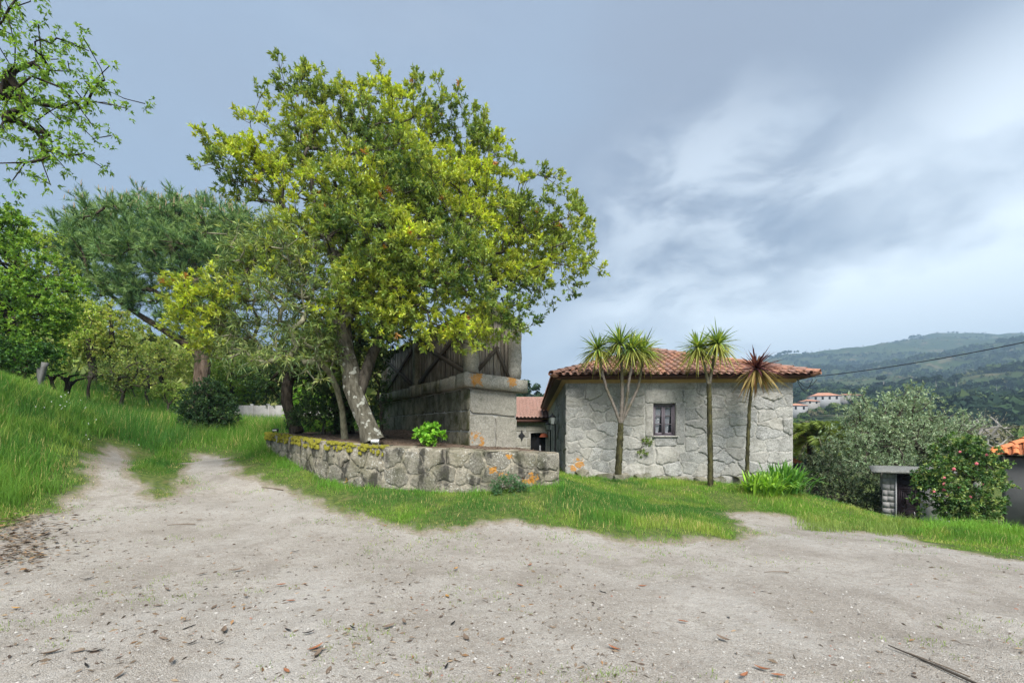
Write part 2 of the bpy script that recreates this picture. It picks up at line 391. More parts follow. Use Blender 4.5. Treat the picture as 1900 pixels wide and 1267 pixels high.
def gravel_material():
    m = M('gravel_and_turf', 0.95, 0.1)
    g = m.attr('grass').outputs['Fac']
    fine = m.noise(130, 3, 0.7); v1 = m.voro(105); mid = m.noise(9, 6, 0.65); lg = m.noise(0.8, 5, 0.6)
    vc = m.n('ShaderNodeSeparateColor'); m.l(v1.outputs['Color'], vc.inputs[0])
    c = m.mix(m.rng(lg, 0.35, 0.65), (0.285, 0.256, 0.222), (0.37, 0.342, 0.306))
    c = m.mix(m.math('MULTIPLY', m.rng(vc.outputs[0], 0.55, 1.0), 0.55), c, (0.48, 0.46, 0.43))
    c = m.mix(m.math('MULTIPLY', m.rng(vc.outputs[1], 0.72, 1.0), 0.55), c, (0.15, 0.13, 0.11))
    c = m.mix(m.math('MULTIPLY', m.rng(mid, 0.48, 0.70), 0.5), c, (0.225, 0.195, 0.165))
    c = m.mix(m.math('MULTIPLY', m.rng(m.noise(3.1, 5, 0.6), 0.62, 0.75), 0.35), c, (0.22, 0.22, 0.12))
    c = m.mix(m.math('MULTIPLY', m.rng(m.noise(4.7, 3, 0.6), 0.69, 0.76), 0.5), c, (0.30, 0.16, 0.12))
    c = m.mix(m.math('MULTIPLY', m.rng(m.noise(1.5, 6, 0.65, dist=0.6), 0.47, 0.68), 0.45), c, (0.205, 0.178, 0.15))
    c = m.mix(m.math('MULTIPLY', m.rng(m.noise(0.5, 4, 0.6, stretch=(1, .35, 1)), 0.52, 0.66), 0.35), c, (0.42, 0.40, 0.375))
    th = m.mix(m.rng(mid, 0.35, 0.65), (0.05, 0.085, 0.022), (0.13, 0.16, 0.045))
    th = m.mix(m.math('MULTIPLY', m.rng(m.noise(2.3, 5), 0.55, 0.7), 0.5), th, (0.17, 0.135, 0.075))
    edge = m.math('ADD', g, m.math('MULTIPLY', m.math('SUBTRACT', mid, 0.5), 0.7))
    c = m.mix(m.math('MULTIPLY', m.rng(edge, 0.08, 0.34), 0.6), c, m.mix(m.rng(m.noise(22, 4, 0.7), 0.35, 0.65), (0.15, 0.12, 0.075), (0.30, 0.25, 0.17)))
    c = m.mix(m.rng(edge, 0.34, 0.78), c, th)
    dm = m.math('ADD', m.math('MULTIPLY', v1.outputs['Distance'], -1.0), m.math('MULTIPLY', fine, 0.4))
    m.bump(dm, 0.7, 0.014); m.bump(mid, 0.6, 0.04)
    return m.done(c)
GROUND_M = gravel_material()
gr_attr = np.concatenate([smooth(0.35, -0.5, gd), [0]])
tag(obj('ground', mesh('ground', V, np.vstack([Fq, fan]), GROUND_M, smooth=True, attr={'grass': gr_attr})), 'pale gravel yard with two wheel tracks climbing through rough grass', kind='structure')
# hills
az_h = np.concatenate([np.arange(-64, 64, 0.5), np.arange(64, 296, 4.0)])
x, y, Fq = polar(56, 2600, 150, az_h)
z = np.where(np.hypot(x, y) < 56.5, gz(x, y) - 0.5, far_z(x, y))
def hill_material():
    m = M('hillside', 1.0, 0.0); a = m.noise(0.012, 6, 0.6); b = m.noise(0.09, 5, 0.65)
    c = m.mix(m.rng(a, 0.38, 0.62), (0.024, 0.038, 0.018), (0.06, 0.075, 0.035)); c = m.mix(m.rng(b, 0.4, 0.65), c, (0.05, 0.075, 0.027))
    c = m.mix(m.math('MULTIPLY', m.rng(m.noise(0.03, 4), 0.56, 0.66), 0.6), c, (0.15, 0.12, 0.075)); return m.done(c)
tag(obj('hills', mesh('hills', np.stack([x, y, z], 1), Fq, hill_material(), smooth=True)), 'green hills rising beyond the valley', kind='structure')
# ------------------------------------------------------------------ stonework tools
def clip_half(poly, n, c):              # keep points with n.p <= c
    outp = []
    for i in range(len(poly)):
        p, q = poly[i], poly[(i + 1) % len(poly)]; dp, dq = n @ p - c, n @ q - c
        if dp <= 0: outp.append(p)
        if (dp < 0 < dq) or (dq < 0 < dp): outp.append(p + (q - p) * dp / (dp - dq))
    return outp
def cells(seeds, rect, asp=0.62):
    S = np.array(seeds, float); sc_ = np.array([asp, 1.0]); T = S * sc_; res = []
    x0, z0, x1, z1 = rect
    for i in range(len(T)):
        poly = [np.array(p) * sc_ for p in ((x0, z0), (x1, z0), (x1, z1), (x0, z1))]
        for j in range(len(T)):
            if i == j: continue
            n = T[j] - T[i]; poly = clip_half(poly, n, (T[j] @ T[j] - T[i] @ T[i]) / 2)
            if len(poly) < 3: break
        res.append([p / sc_ for p in poly] if len(poly) >= 3 else None)
    return res
def area(p): p = np.array(p); q = np.roll(p, -1, 0); return 0.5 * abs((p[:, 0] * q[:, 1] - p[:, 1] * q[:, 0]).sum())
def cut_rect(poly, r):                  # cut a convex cell clear of an opening
    x0, z0, x1, z1 = r; best, ba = None, -1
    for n, c in (((1, 0), x0), ((-1, 0), -x1), ((0, 1), z0), ((0, -1), -z1)):
        q = clip_half(poly, np.array(n, float), c)
        if len(q) >= 3 and area(q) > ba: best, ba = q, area(q)
    return best
def overlaps(poly, r):
    q = poly
    for n, c in (((-1, 0), -r[0]), ((1, 0), r[2]), ((0, -1), -r[1]), ((0, 1), r[3])):
        q = clip_half(q, np.array(n, float), c)
        if len(q) < 3: return False
    return area(q) > 1e-4
def stone_vf(poly, fmap, gap=0.018, depth=0.05, rnd=0.22, jit=0.010, rg=rng, step=0.2, rings=2):
    """a proud rounded stone on a wall face; fmap(u, z, n) -> world"""
    p = np.array(poly, float); c = p.mean(0)
    # round the corners
    q = []
    for i in range(len(p)):
        a, b = p[i], p[(i + 1) % len(p)]; l = np.linalg.norm(b - a); r_ = min(rnd * 0.5, 0.32)
        t0 = min(r_, 0.07 / max(l, 1e-6)); pts = [a + (b - a) * t0, a + (b - a) * (1 - t0)]
        k = int(l * (1 - 2 * t0) / step); q.append(pts[0])
        for s in range(1, k + 1): q.append(pts[0] + (pts[1] - pts[0]) * s / (k + 1))
        q.append(pts[1])
    q = np.array(q); v = q - c; r = np.linalg.norm(v, axis=1)[:, None] + 1e-6
    q = c + v * np.maximum(1 - gap / r, 0.3) + rg.normal(0, jit, q.shape); v = q - c; r = np.linalg.norm(v, axis=1)[:, None] + 1e-6
    n = len(q); tilt = rg.normal(0, 0.012, 2); dp = depth * rg.uniform(0.6, 1.3)
    V, F = [], []
    lay = [(0.0, -0.02), (-0.010, dp * 0.62), (-0.045, dp)] if rings == 2 else [(0.0, -0.02), (-0.02, dp)]
    for off, h in lay:
        ring = c + v * np.maximum(1 + off / r, 0.3)
        for s in ring:
            hh = h + (((s - c) @ tilt) * 1.0 + rg.normal(0, 0.004) if h > 0 else 0); V.append(fmap(s[0], s[1], hh))
    for k in range(len(lay) - 1):
        for i in range(n): j = (i + 1) % n; F.append((k * n + i, k * n + j, (k + 1) * n + j, (k + 1) * n + i))
    V.append(fmap(c[0], c[1], dp * 1.12 + rg.normal(0, 0.006))); b = (len(lay) - 1) * n
    for i in range(n): F.append((b + i, b + (i + 1) % n, len(V) - 1))
    return np.array(V), F
def add_stone(poly, fmap, mat, parent, name='stone', **k):
    V, F = stone_vf(poly, fmap, **k); c = V.mean(0)
    return obj(name, mesh(name, V - c, F, mat, smooth=False), parent, c)
def simple(name, parts, mat, parent=None, smooth_=False):
    V, F = join(parts); c = np.array([V[:, 0].mean(), V[:, 1].mean(), V[:, 2].min()])
    return obj(name, mesh(name, V - c, F, mat, smooth=smooth_), parent, c)
def rectp(a, b, c, d): return [np.array(p, float) for p in ((a, b), (c, b), (c, d), (a, d))]

# ------------------------------------------------------------------ stone house
TH = R(2.0); HU = np.array([math.cos(TH), -math.sin(TH), 0]); HV = np.array([math.sin(TH), math.cos(TH), 0]); HZ = np.array([0, 0, 1.0])
HA = np.array([1.70, 14.2, 0]); HW, HL = 6.92, 12.0
def HP(u, v, z): return HA + HU * u + HV * v + HZ * z
Z_COR, Z_EAVE, OV = 3.47, 3.66, 0.46
def hpt(px, py): d = 14.1; return ((px - 950) / F_PX * d - 1.70), CAM_Z - (py - HORIZ) / F_PX * d
ORANGE_H = [tuple(HP(0.38, -0.05, 0.98)) + (0.17,), tuple(HP(0.22, -0.05, 0.86)) + (0.12,)]
GR_H = granite('house_granite', (0.46, 0.46, 0.45), (0.19, 0.187, 0.178), ORANGE_H, patchy=0.75, obj_var=0.6, moss=0.18, white=0.35, blot=0.22, warm=(0.40, 0.38, 0.335))
MORTAR_H = granite('house_mortar', (0.47, 0.46, 0.43), (0.26, 0.255, 0.235), patchy=0.5, obj_var=0)
house = empty('stone_house', HP(0, 0, 0.2), 'granite rubble stone house with hipped clay tile roof and one small front window', 'house')
wall_p = np.array([(0, 0), (HW, 0), (HW, HL), (0, HL)])
# window opening in the front face, and slits in the left face
WX0, WX1, WZ0, WZ1 = 2.68, 3.38, 1.83, 2.835
def wall_sheet(mapf, x0, z0, x1, z1, holes, reveal):
    """mortar face with openings and their reveals"""
    xs = sorted({x0, x1, *[h[0] for h in holes], *[h[2] for h in holes]}); zs = sorted({z0, z1, *[h[1] for h in holes], *[h[3] for h in holes]})
    V, F = [], []
    def quad(a, b, c, d): F.append([len(V) + i for i in range(4)]); V.extend([a, b, c, d])
    for i in range(len(xs) - 1):
        for j in range(len(zs) - 1):
            cx, cz = (xs[i] + xs[i + 1]) / 2, (zs[j] + zs[j + 1]) / 2
            if any(h[0] < cx < h[2] and h[1] < cz < h[3] for h in holes): continue
            quad(mapf(xs[i], zs[j], 0), mapf(xs[i + 1], zs[j], 0), mapf(xs[i + 1], zs[j + 1], 0), mapf(xs[i], zs[j + 1], 0))
    for h in holes:
        a, b, c, d = h
        for (p, q) in (((a, b), (c, b)), ((c, b), (c, d)), ((c, d), (a, d)), ((a, d), (a, b))):
            quad(mapf(*p, 0), mapf(*q, 0), mapf(*q, -reveal), mapf(*p, -reveal))
    return np.array(V), np.array(F)
fm_front = lambda u, z, n: HP(u, -n, z)
fm_left = lambda v, z, n: HP(-n, v, z)
V1, F1 = wall_sheet(fm_front, 0, -1.2, HW, Z_COR + 0.1, [(WX0, WZ0, WX1, WZ1)], 0.26)
LW = [(3.2, 1.75, 3.95, 2.75), (7.0, 1.3, 7.9, 2.9)]
V2, F2 = wall_sheet(fm_left, 0, -1.2, HL, Z_COR + 0.1, LW, 0.2)
V3, F3 = wall_sheet(lambda v, z, n: HP(HW + n, v, z), 0, -3.2, HL, Z_COR + 0.1, [], 0.2)
V4, F4 = wall_sheet(lambda u, z, n: HP(u, HL + n, z), 0, -3.2, HW, Z_COR + 0.1, [], 0.2)
V5, F5 = wall_sheet(lambda u, z, n: HP(u, -n, z), 0, -3.2, HW, -1.2, [], 0.2)
wall = simple('wall', [(V1, F1), (V2, F2), (V3, F3), (V4, F4), (V5, F5)], MORTAR_H, house)
zs_ = """440,465 550,470 610,520 670,450 760,460 1100,450 1180,440 1290,440 1390,435 1450,445 1520,440 1600,435 1670,450 430,530 590,560 770,530 1110,520 1260,530 1360,520
1540,540 1590,500 1630,530 1685,520 420,575 490,590 570,610 650,600 760,580 1120,600 1180,585 1260,600 1380,560 1450,600 1540,600 1660,590 490,645 640,680 760,640 1150,660 1270,650
1390,640 1590,655 1685,650 430,720 560,730 740,690 1120,690 1310,700 1410,690 1560,705 420,790 500,770 620,770 740,760 805,700 1110,770 1180,755 1260,760 1370,765 1480,785 1600,775 1690,790
440,850 505,820 560,830 620,840 740,850 960,850 850,850 1140,850 1220,805 1300,850 1370,820 1600,855 1500,850 1690,860 480,900 590,900 680,890 780,920 900,930 1010,920 1110,910 1180,930 1260,900
1350,930 1450,900 1560,910 1680,920 420,930 1230,985 1320,990 1420,985 1520,970 1650,980 560,960 700,980 820,1000 960,1000 1080,990 1700,1010 480,985"""
seeds = []
for s in zs_.split():
    a, b = map(float, s.split(',')); u, z_ = hpt(930 + a * 0.3158, 580 + b * 0.3158)
    if 0.05 < u < HW - 0.05: seeds.append((u, z_))
LINT, SILLST = (2.42, 2.845, 3.56, 3.27), (2.72, 1.50, 3.40, 1.80)
JL, JR = (2.44, 1.80, 2.67, 2.835), (3.39, 1.56, 3.64, 2.835)
SURR = (2.42, 1.50, 3.64, 3.27)
_rgd = np.random.default_rng(8)
rg2_depth = lambda: 0.012 + 0.038 * _rgd.random() ** 1.3
for poly in cells(seeds, (0.0, -0.2, HW, Z_COR + 0.03)):
    if poly is None: continue
    if overlaps(poly, SURR): poly = cut_rect(poly, SURR)
    if poly is None or area(poly) < 0.012: continue
    add_stone(poly, fm_front, GR_H, wall, gap=0.013, depth=rg2_depth(), jit=0.018, step=0.13)
for r_ in (LINT, SILLST, JL, JR): add_stone(rectp(*r_), fm_front, GR_H, wall, gap=0.005, depth=0.035, jit=0.005)
add_stone(rectp(3.57, 2.86, 3.66, 3.26), fm_front, GR_H, wall, gap=0.01)
rg2 = np.random.default_rng(3); sl = []
for zc in np.arange(-0.1, 3.4, 0.42):
    v = rg2.uniform(0.1, 0.5)
    while v < HL: sl.append((v, zc + rg2.uniform(-0.12, 0.12))); v += rg2.uniform(0.45, 1.1)
for poly in cells(sl, (0.0, -0.2, HL, Z_COR + 0.03)):
    if poly is None: continue
    for h in LW:
        if poly is not None and overlaps(poly, h): poly = cut_rect(poly, h)
    if poly is None or area(poly) < 0.02: continue
    add_stone(poly, fm_left, GR_H, wall, gap=0.018, depth=0.028, step=0.3)
FOOT = granite('mossy_footing', (0.27, 0.26, 0.22), (0.09, 0.085, 0.065), patchy=0.6, obj_var=0.4, moss=0.7)
# foundation ledge stones at the foot of the front wall
for i in range(11):
    u0 = 0.25 + i * 0.6 + rg2.uniform(-0.1, 0.1); zb = gzs(*HP(u0, -0.3, 0)[:2])
    fm = lambda u, z, n, u0=u0: HP(u, -0.10 - n * 3.0, z)
    add_stone(rectp(u0, zb - 0.25, u0 + rg2.uniform(0.4, 0.55), zb + rg2.uniform(0.16, 0.30)), fm, FOOT, wall, name='footing_stone', gap=0.02, depth=0.07, jit=0.02)
# window
WOOD_GREY = plain('weathered_paint_wood', (0.15, 0.13, 0.15), 0.7, 0.7, 30)
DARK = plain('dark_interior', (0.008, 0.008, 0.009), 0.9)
def glass_mat(name, tint=(0.03, 0.035, 0.045)):
    m = M(name, 0.06, 0.6); tr = m.n('ShaderNodeBsdfTransparent'); mx = m.n('ShaderNodeMixShader'); mx.inputs[0].default_value = 0.25
    m.l(tr.outputs[0], mx.inputs[1]); m.l(m.b.outputs[0], mx.inputs[2]); m.l(mx.outputs[0], m.o.inputs[0]); return m.done(tint)
GLASS = glass_mat('window_glass')
CURTAIN = plain('white_lace_curtain', (0.62, 0.66, 0.72), 0.9, 0.15, 40)
def hb(u0, z0, u1, z1, n0, n1): return box_vf(HP(u0, -n0, z0), HU * (u1 - u0), HZ * (z1 - z0), -HV * (n1 - n0))
win = simple('window', [hb(WX0, WZ0 + .0, WX0 + .05, WZ1, -.2, -.1), hb(WX1 - .05, WZ0, WX1, WZ1, -.2, -.1), hb(WX0 + .05, WZ1 - .06, WX1 - .05, WZ1, -.2, -.1), hb(WX0 + .05, WZ0, WX1 - .05, WZ0 + .03, -.2, -.1)], WOOD_GREY, house)
uc = (WX0 + WX1) / 2
for a, b in ((WX0 + .055, uc - .004), (uc + .004, WX1 - .055)):
    z0, z1 = WZ0 + .035, WZ1 - .065; bars = [hb(a, z0, a + .05, z1, -.17, -.13), hb(b - .05, z0, b, z1, -.17, -.13), hb(a + .05, z0, b - .05, z0 + .07, -.17, -.13), hb(a + .05, z1 - .05, b - .05, z1, -.17, -.13)]
    hh = (z1 - .05 - z0 - .07) / 3
    for k in (1, 2): zz_ = z0 + .07 + hh * k; bars.append(hb(a + .05, zz_ - .012, b - .05, zz_ + .012, -.165, -.135))
    simple('casement', bars, WOOD_GREY, win)
    for k in range(3): simple('pane', [hb(a + .05, z0 + .07 + hh * k + .013, b - .05, z0 + .07 + hh * (k + 1) - .013, -.152, -.148)], GLASS, win)
    # curtain gathered towards the bottom outside
    cv, cf = [], []; n_ = 13
    for iz in range(7):
        t = iz / 6; wd = (b - a - .06) * (0.55 + 0.45 * t ** 0.8)
        for k in range(n_): s = k / (n_ - 1); cv.append(HP(a + .02 + wd * s, .21 + .014 * math.sin(k * 2.6), z0 + .05 + (z1 - z0 - .05) * t))
    for iz in range(6):
        for k in range(n_ - 1): cf.append([iz * n_ + k, iz * n_ + k + 1, (iz + 1) * n_ + k + 1, (iz + 1) * n_ + k])
    simple('curtain', [(np.array(cv), np.array(cf))], CURTAIN, win, True)
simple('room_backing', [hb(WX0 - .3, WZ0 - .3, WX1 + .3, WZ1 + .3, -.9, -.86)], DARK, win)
simple('sill', [hb(WX0 - .03, WZ0 - .045, WX1 + .05, WZ0 - .002, -.18, .075)], granite('sill_stone', (0.5, 0.49, 0.45), (0.3, 0.29, 0.26), obj_var=0), win)
for h in LW:
    q = simple('side_window', [box_vf(HP(0.16, h[0], h[1]), HV * (h[2] - h[0]), HZ * (h[3] - h[1]), HU * 0.03)], WOOD_GREY, house)
    simple('shutter_board', [box_vf(HP(0.12, h[0] + .05, h[1] + .05), HV * ((h[2] - h[0]) / 2 - .06), HZ * (h[3] - h[1] - .1), HU * 0.035)], WOOD_GREY, q)
    simple('shutter_board', [box_vf(HP(0.12, (h[2] + h[0]) / 2 + .01, h[1] + .05), HV * ((h[2] - h[0]) / 2 - .06), HZ * (h[3] - h[1] - .1), HU * 0.035)], WOOD_GREY, q)
# cornice and fascia, swept round the plan
def sweep(prof, W_, L_, P_):
    V, F = [], []
    for o, z_ in prof:
        for u, v in ((-o, -o), (W_ + o, -o), (W_ + o, L_ + o), (-o, L_ + o)): V.append(P_(u, v, z_))
    for i in range(len(prof) - 1):
        for j in range(4): F.append([i * 4 + j, i * 4 + (j + 1) % 4, (i + 1) * 4 + (j + 1) % 4, (i + 1) * 4 + j])
    return np.array(V), np.array(F)
OCHRE = plain('ochre_painted_cornice', (0.40, 0.27, 0.13), 0.8, 0.35, 5)
BROWN = plain('brown_fascia', (0.075, 0.032, 0.022), 0.6, 0.4, 8)
simple('cornice', [sweep([(0.04, Z_COR - 0.01), (0.075, Z_COR), (0.075, Z_COR + .045), (0.10, Z_COR + .055), (0.13, Z_COR + .08), (0.16, Z_COR + .10)], HW, HL, HP)], OCHRE, house)
simple('fascia', [sweep([(0.15, Z_COR + .085), (0.36, Z_COR + .10), (0.41, Z_COR + .115), (0.41, Z_COR + .185), (0.2, Z_COR + .19)], HW, HL, HP)], BROWN, house)
# roof
def tile_mat(name, a, b, dirt=0.45):
    m = M(name, 0.9, 0.15); r = m.rand(); n = m.noise(6, 5, 0.65); f = m.noise(45, 3, 0.6)
    c = m.mix(m.rng(r, 0, 1), a, b); c = m.mix(m.math('MULTIPLY', m.rng(n, 0.45, 0.7), dirt), c, (0.13, 0.085, 0.06))
    c = m.mix(m.math('MULTIPLY', m.rng(f, 0.55, 0.75), 0.35), c, (0.42, 0.33, 0.26))
    c = m.mix(m.math('MULTIPLY', m.rng(m.noise(2.2, 4), 0.58, 0.7), 0.5), c, (0.2, 0.18, 0.14)); m.bump(f, 0.3, 0.01); return m.done(c)
TILE = tile_mat('clay_tile', (0.42, 0.21, 0.14), (0.29, 0.175, 0.145), 0.7); TILE_O = tile_mat('bright_clay_tile', (0.62, 0.20, 0.065), (0.55, 0.2, 0.09), 0.2)
def tile_mesh(name, mat, rw=0.078, rn=0.062, ln=0.44, th=0.014, k=6):
    """one arched cover tile: y runs up the slope, wide end at y=0"""
    V, F = [], []
    for y_, r_ in ((0, rw), (ln, rn)):
        for rad in (r_, r_ - th):
            for i in range(k + 1): a = math.pi * i / k; V.append((-math.cos(a) * rad, y_, math.sin(a) * rad * 0.85))
    n_ = k + 1
    for i in range(k):
        F.append((i, i + 1, 2 * n_ + i + 1, 2 * n_ + i)); F.append((i, n_ + i, n_ + i + 1, i + 1))
        F.append((n_ + i, 3 * n_ + i, 3 * n_ + i + 1, n_ + i + 1))
    return mesh(name, V, F, mat, smooth=False)
def frame_to_euler(xa, ya, za):
    import mathutils
    return mathutils.Matrix(((xa[0], ya[0], za[0]), (xa[1], ya[1], za[1]), (xa[2], ya[2], za[2]))).to_euler()
TILE_ME = tile_mesh('tile', TILE)
def place(name, me, loc, xa, ya, parent, jit=0.012):
    xa = np.asarray(xa, float); ya = np.asarray(ya, float); ya = ya / np.linalg.norm(ya); xa = xa - ya * (xa @ ya); xa /= np.linalg.norm(xa)
    o = bpy.data.objects.new(name, me); C.objects.link(o); o.parent = parent
    yj = ya + xa * random.gauss(0, jit); yj /= np.linalg.norm(yj); xj = xa - yj * (xa @ yj); xj /= np.linalg.norm(xj)
    o.rotation_euler = frame_to_euler(xj, yj, np.cross(xj, yj)); o.location = [float(v) for v in np.asarray(loc) - parent_world(parent)]
    return o
E0, E1 = HP(-OV, -OV, Z_EAVE), HP(HW + OV, -OV, Z_EAVE); run = HW / 2 + OV; RISE = 1.52
APEX = HP(HW / 2, HW / 2, Z_EAVE + RISE); APEX2 = HP(HW / 2, HL - HW / 2, Z_EAVE + RISE)
B0, B1 = HP(-OV, HL + OV, Z_EAVE), HP(HW + OV, HL + OV, Z_EAVE)
def wavy(c0, across, up, wid, ln, pitch, amp, inside=None, rows=1):
    """channel tile sheet on a slope; inside(s, t) trims it"""
    ns = int(wid / pitch * 8); nt_ = max(rows, 1); V, F = [], []; nv = np.cross(across, up)
    for i in range(ns + 1):
        s = wid * i / ns; t1 = ln if inside is None else inside(s)
        for j in range(nt_ + 1): t = t1 * j / nt_; V.append(c0 + across * s + up * t + nv * (amp * (math.cos(2 * math.pi * s / pitch) * 0.5)))
    for i in range(ns):
        for j in range(nt_): a = i * (nt_ + 1) + j; F.append([a, a + nt_ + 1, a + nt_ + 2, a + 1])
    return np.array(V), np.array(F)
roof = obj('roof', mesh('roof', [E0 - E0, E1 - E0, APEX - E0, APEX2 - E0, B0 - E0, B1 - E0] , [(0, 1, 2), (1, 5, 3, 2), (5, 4, 3), (4, 0, 2, 3)], plain('roof_underlay', (0.16, 0.07, 0.045), 0.9)), house, E0)
sl_len = math.hypot(run, RISE); UP = (HV * run + HZ * RISE) / sl_len; wid = HW + 2 * OV; pitch = wid / 35
NV = np.cross(HU, UP)
V_, F_ = wavy(E0 + NV * 0.02 - UP * 0.03, HU, UP, wid, sl_len, pitch, 0.03, inside=lambda s: max(0.03, sl_len * (1 - abs(s - wid / 2) / (wid / 2)) + 0.0))
simple('channel_tiles', [(V_, F_)], TILE, roof, True)
expo = 0.36
for i in range(36):
    s = i * pitch
    top = sl_len * (1 - abs(s - wid / 2) / (wid / 2))
    for j in range(13):
        t = j * expo - 0.05
        if t > top - 0.12: continue
        lift = 0.035 + 0.012 * random.random()
        place('tile', TILE_ME, E0 + HU * s + UP * t + NV * lift, HU, UP * 0.44 - NV * 0.022, roof)
HIP_ME = tile_mesh('hip_tile', TILE, 0.115, 0.095, 0.42)
for a, b in ((E0, APEX), (E1, APEX), (APEX, APEX2)):
    d = b - a; ln = np.linalg.norm(d); d /= ln; sd = np.cross(d, HZ); sd /= np.linalg.norm(sd)
    for k in range(int(ln / 0.36) + 1): place('hip_tile', HIP_ME, a + d * (k * 0.36 - 0.06) + HZ * 0.05, sd, d * 0.42 - HZ * 0.02, roof)
# the other slopes, too steeply turned away to tell the tiles apart
def slope_sheet(p0, p1, q0, q1, pitch_=0.225, amp=0.06):
    p0, p1, q0, q1 = map(np.asarray, (p0, p1, q0, q1)); wd = np.linalg.norm(p1 - p0); n_ = int(wd / pitch_) * 6; V, F = [], []
    ac = (p1 - p0) / wd; nv = np.cross(ac, q0 - p0); nv /= np.linalg.norm(nv); nv = nv if nv[2] > 0 else -nv; rows = 8
    for i in range(n_ + 1):
        s = i / n_; h = amp * 0.5 * (1 + math.cos(2 * math.pi * s * wd / pitch_))
        for j in range(rows):
            for e in (0, 1): t = (j + e) / rows; V.append(p0 + (p1 - p0) * s + (q0 + (q1 - q0) * s - p0 - (p1 - p0) * s) * t + nv * (0.02 + h + (0.02 if e == 0 else 0.0)))
    m_ = rows * 2
    for i in range(n_):
        for j in range(m_ - 1): a = i * m_ + j; F.append([a, a + m_, a + m_ + 1, a + 1])
    return np.array(V), np.array(F)
tag(simple('side_tiles', [slope_sheet(E0, B0, APEX, APEX2), slope_sheet(E1, B1, APEX, APEX2)], TILE, roof), kind='stuff')
# corner ornament on the left eave, like an upturned tile
place('corner_tile', HIP_ME, E0 - HU * .05 - HV * .05 + HZ * 0.06, np.cross(HZ, (HU + HV)), (HU + HV) * 0.7 - HZ * 0.25, roof)
place('corner_tile', HIP_ME, E1 + HU * .05 - HV * .05 + HZ * 0.06, np.cross(HZ, (HV - HU)), (HV - HU) * 0.7 - HZ * 0.25, roof)

# ------------------------------------------------------------------ back wing
WY = 26.0
wing = empty('house_wing', (1.0, WY, 0.8), 'low stone back wing with orange tile roof and a dark open doorway', 'house')
wx0, wx1 = -1.6, 2.4; GR_W = granite('wing_granite', (0.36, 0.35, 0.32), (0.17, 0.16, 0.14), patchy=0.5, obj_var=0.35)
fm_w = lambda u, z, n: np.array([u, WY - n, z])
wz = lambda py: CAM_Z - (py - HORIZ) / F_PX * WY
wxp = lambda px: (px - 950) / F_PX * WY
DOOR = (wxp(984.5), 0.2, wxp(1013), wz(803)); WWIN = (wxp(936), 1.2, wxp(948), wz(806))
V1, F1 = wall_sheet(fm_w, wx0, 0.0, wx1, 3.0, [DOOR, WWIN], 0.3)
wwall = simple('wall', [(V1, F1), box_vf((wx0, WY + 0.31, 0), (wx1 - wx0, 0, 0), (0, 5.0, 0), (0, 0, 2.98))], MORTAR_H, wing)
zrow = [0.0, 0.55, 1.05, 1.45, 1.95, 2.3, 2.65, 2.98]
for a, b in zip(zrow[:-1], zrow[1:]):
    u = wx0
    while u < wx1:
        w_ = rg2.uniform(0.5, 1.1); poly = rectp(u, a, min(u + w_, wx1), b); u += w_
        for h in (DOOR, WWIN):
            if poly is not None and overlaps(poly, h): poly = cut_rect(poly, h)
        if poly is not None and area(poly) > 0.03: add_stone(poly, fm_w, GR_W, wwall, gap=0.02, depth=0.03, jit=0.006, rings=1, step=0.5)
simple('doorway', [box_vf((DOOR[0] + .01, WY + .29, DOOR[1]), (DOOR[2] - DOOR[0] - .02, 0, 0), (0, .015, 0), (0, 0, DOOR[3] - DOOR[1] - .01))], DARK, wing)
lf = simple('door_leaf', [box_vf((wxp(1001), WY + .1, DOOR[1]), (0.09, 0, 0), (0, .06, 0), (0, 0, 1.32))], plain('pale_door_paint', (0.4, 0.4, 0.42), 0.6), wing)
V_, F_ = lathe_vf([(0.28, 0), (0.22, 0.16), (0.14, 0.22), (0.0, 0.23)], (wxp(1010), WY + .12, wz(811)), 10)
simple('lamp_shade', [(V_, F_)], plain('terracotta_shade', (0.42, 0.11, 0.05), 0.6), wing)
wn = simple('window', [box_vf((WWIN[2] - .1, WY + .1, WWIN[1]), (0.1, 0, 0), (0, .05, 0), (0, 0, WWIN[3] - WWIN[1])), box_vf((WWIN[0], WY + .1, WWIN[3] - .08), (.27, 0, 0), (0, .05, 0), (0, 0, .08))], WOOD_GREY, wing)
simple('curtain', [box_vf((WWIN[0], WY + .2, WWIN[1]), (WWIN[2] - WWIN[0], 0, 0), (0, .02, 0), (0, 0, WWIN[3] - WWIN[1]))], CURTAIN, wn)
IRON = plain('black_iron', (0.012, 0.012, 0.014), 0.5)
dc = np.array([wxp(968), WY - 0.06, wz(808)])
V_ = np.array([dc + np.array([s * r_, -0.0, t * r2]) + np.array([0, k, 0]) for k in (0, 0.03) for r_, r2, s, t in ((1, .36, 0, 1), (.07, .12, 1, 1), (.2, 0, 1, 0), (.07, .12, 1, -1), (1, .36, 0, -1), (.07, .12, -1, -1), (.2, 0, -1, 0), (.07, .12, -1, 1))])
o_ = obj('wall_ornament', mesh('wall_ornament', V_ - dc, [tuple(range(8)), tuple(range(15, 7, -1))] + [(i, (i + 1) % 8, 8 + (i + 1) % 8, 8 + i) for i in range(8)], IRON), wing, dc)
we, wr = wz(777), 4.47
simple('fascia', [box_vf((wx0, WY - .36, we - .2), (wx1 - wx0 - .7, 0, 0), (0, .3, 0), (0, 0, .14)), box_vf((wx0, WY - .06, we - .2), (wx1 - wx0, 0, 0), (0, .06, 0), (0, 0, .16))], BROWN, wing)
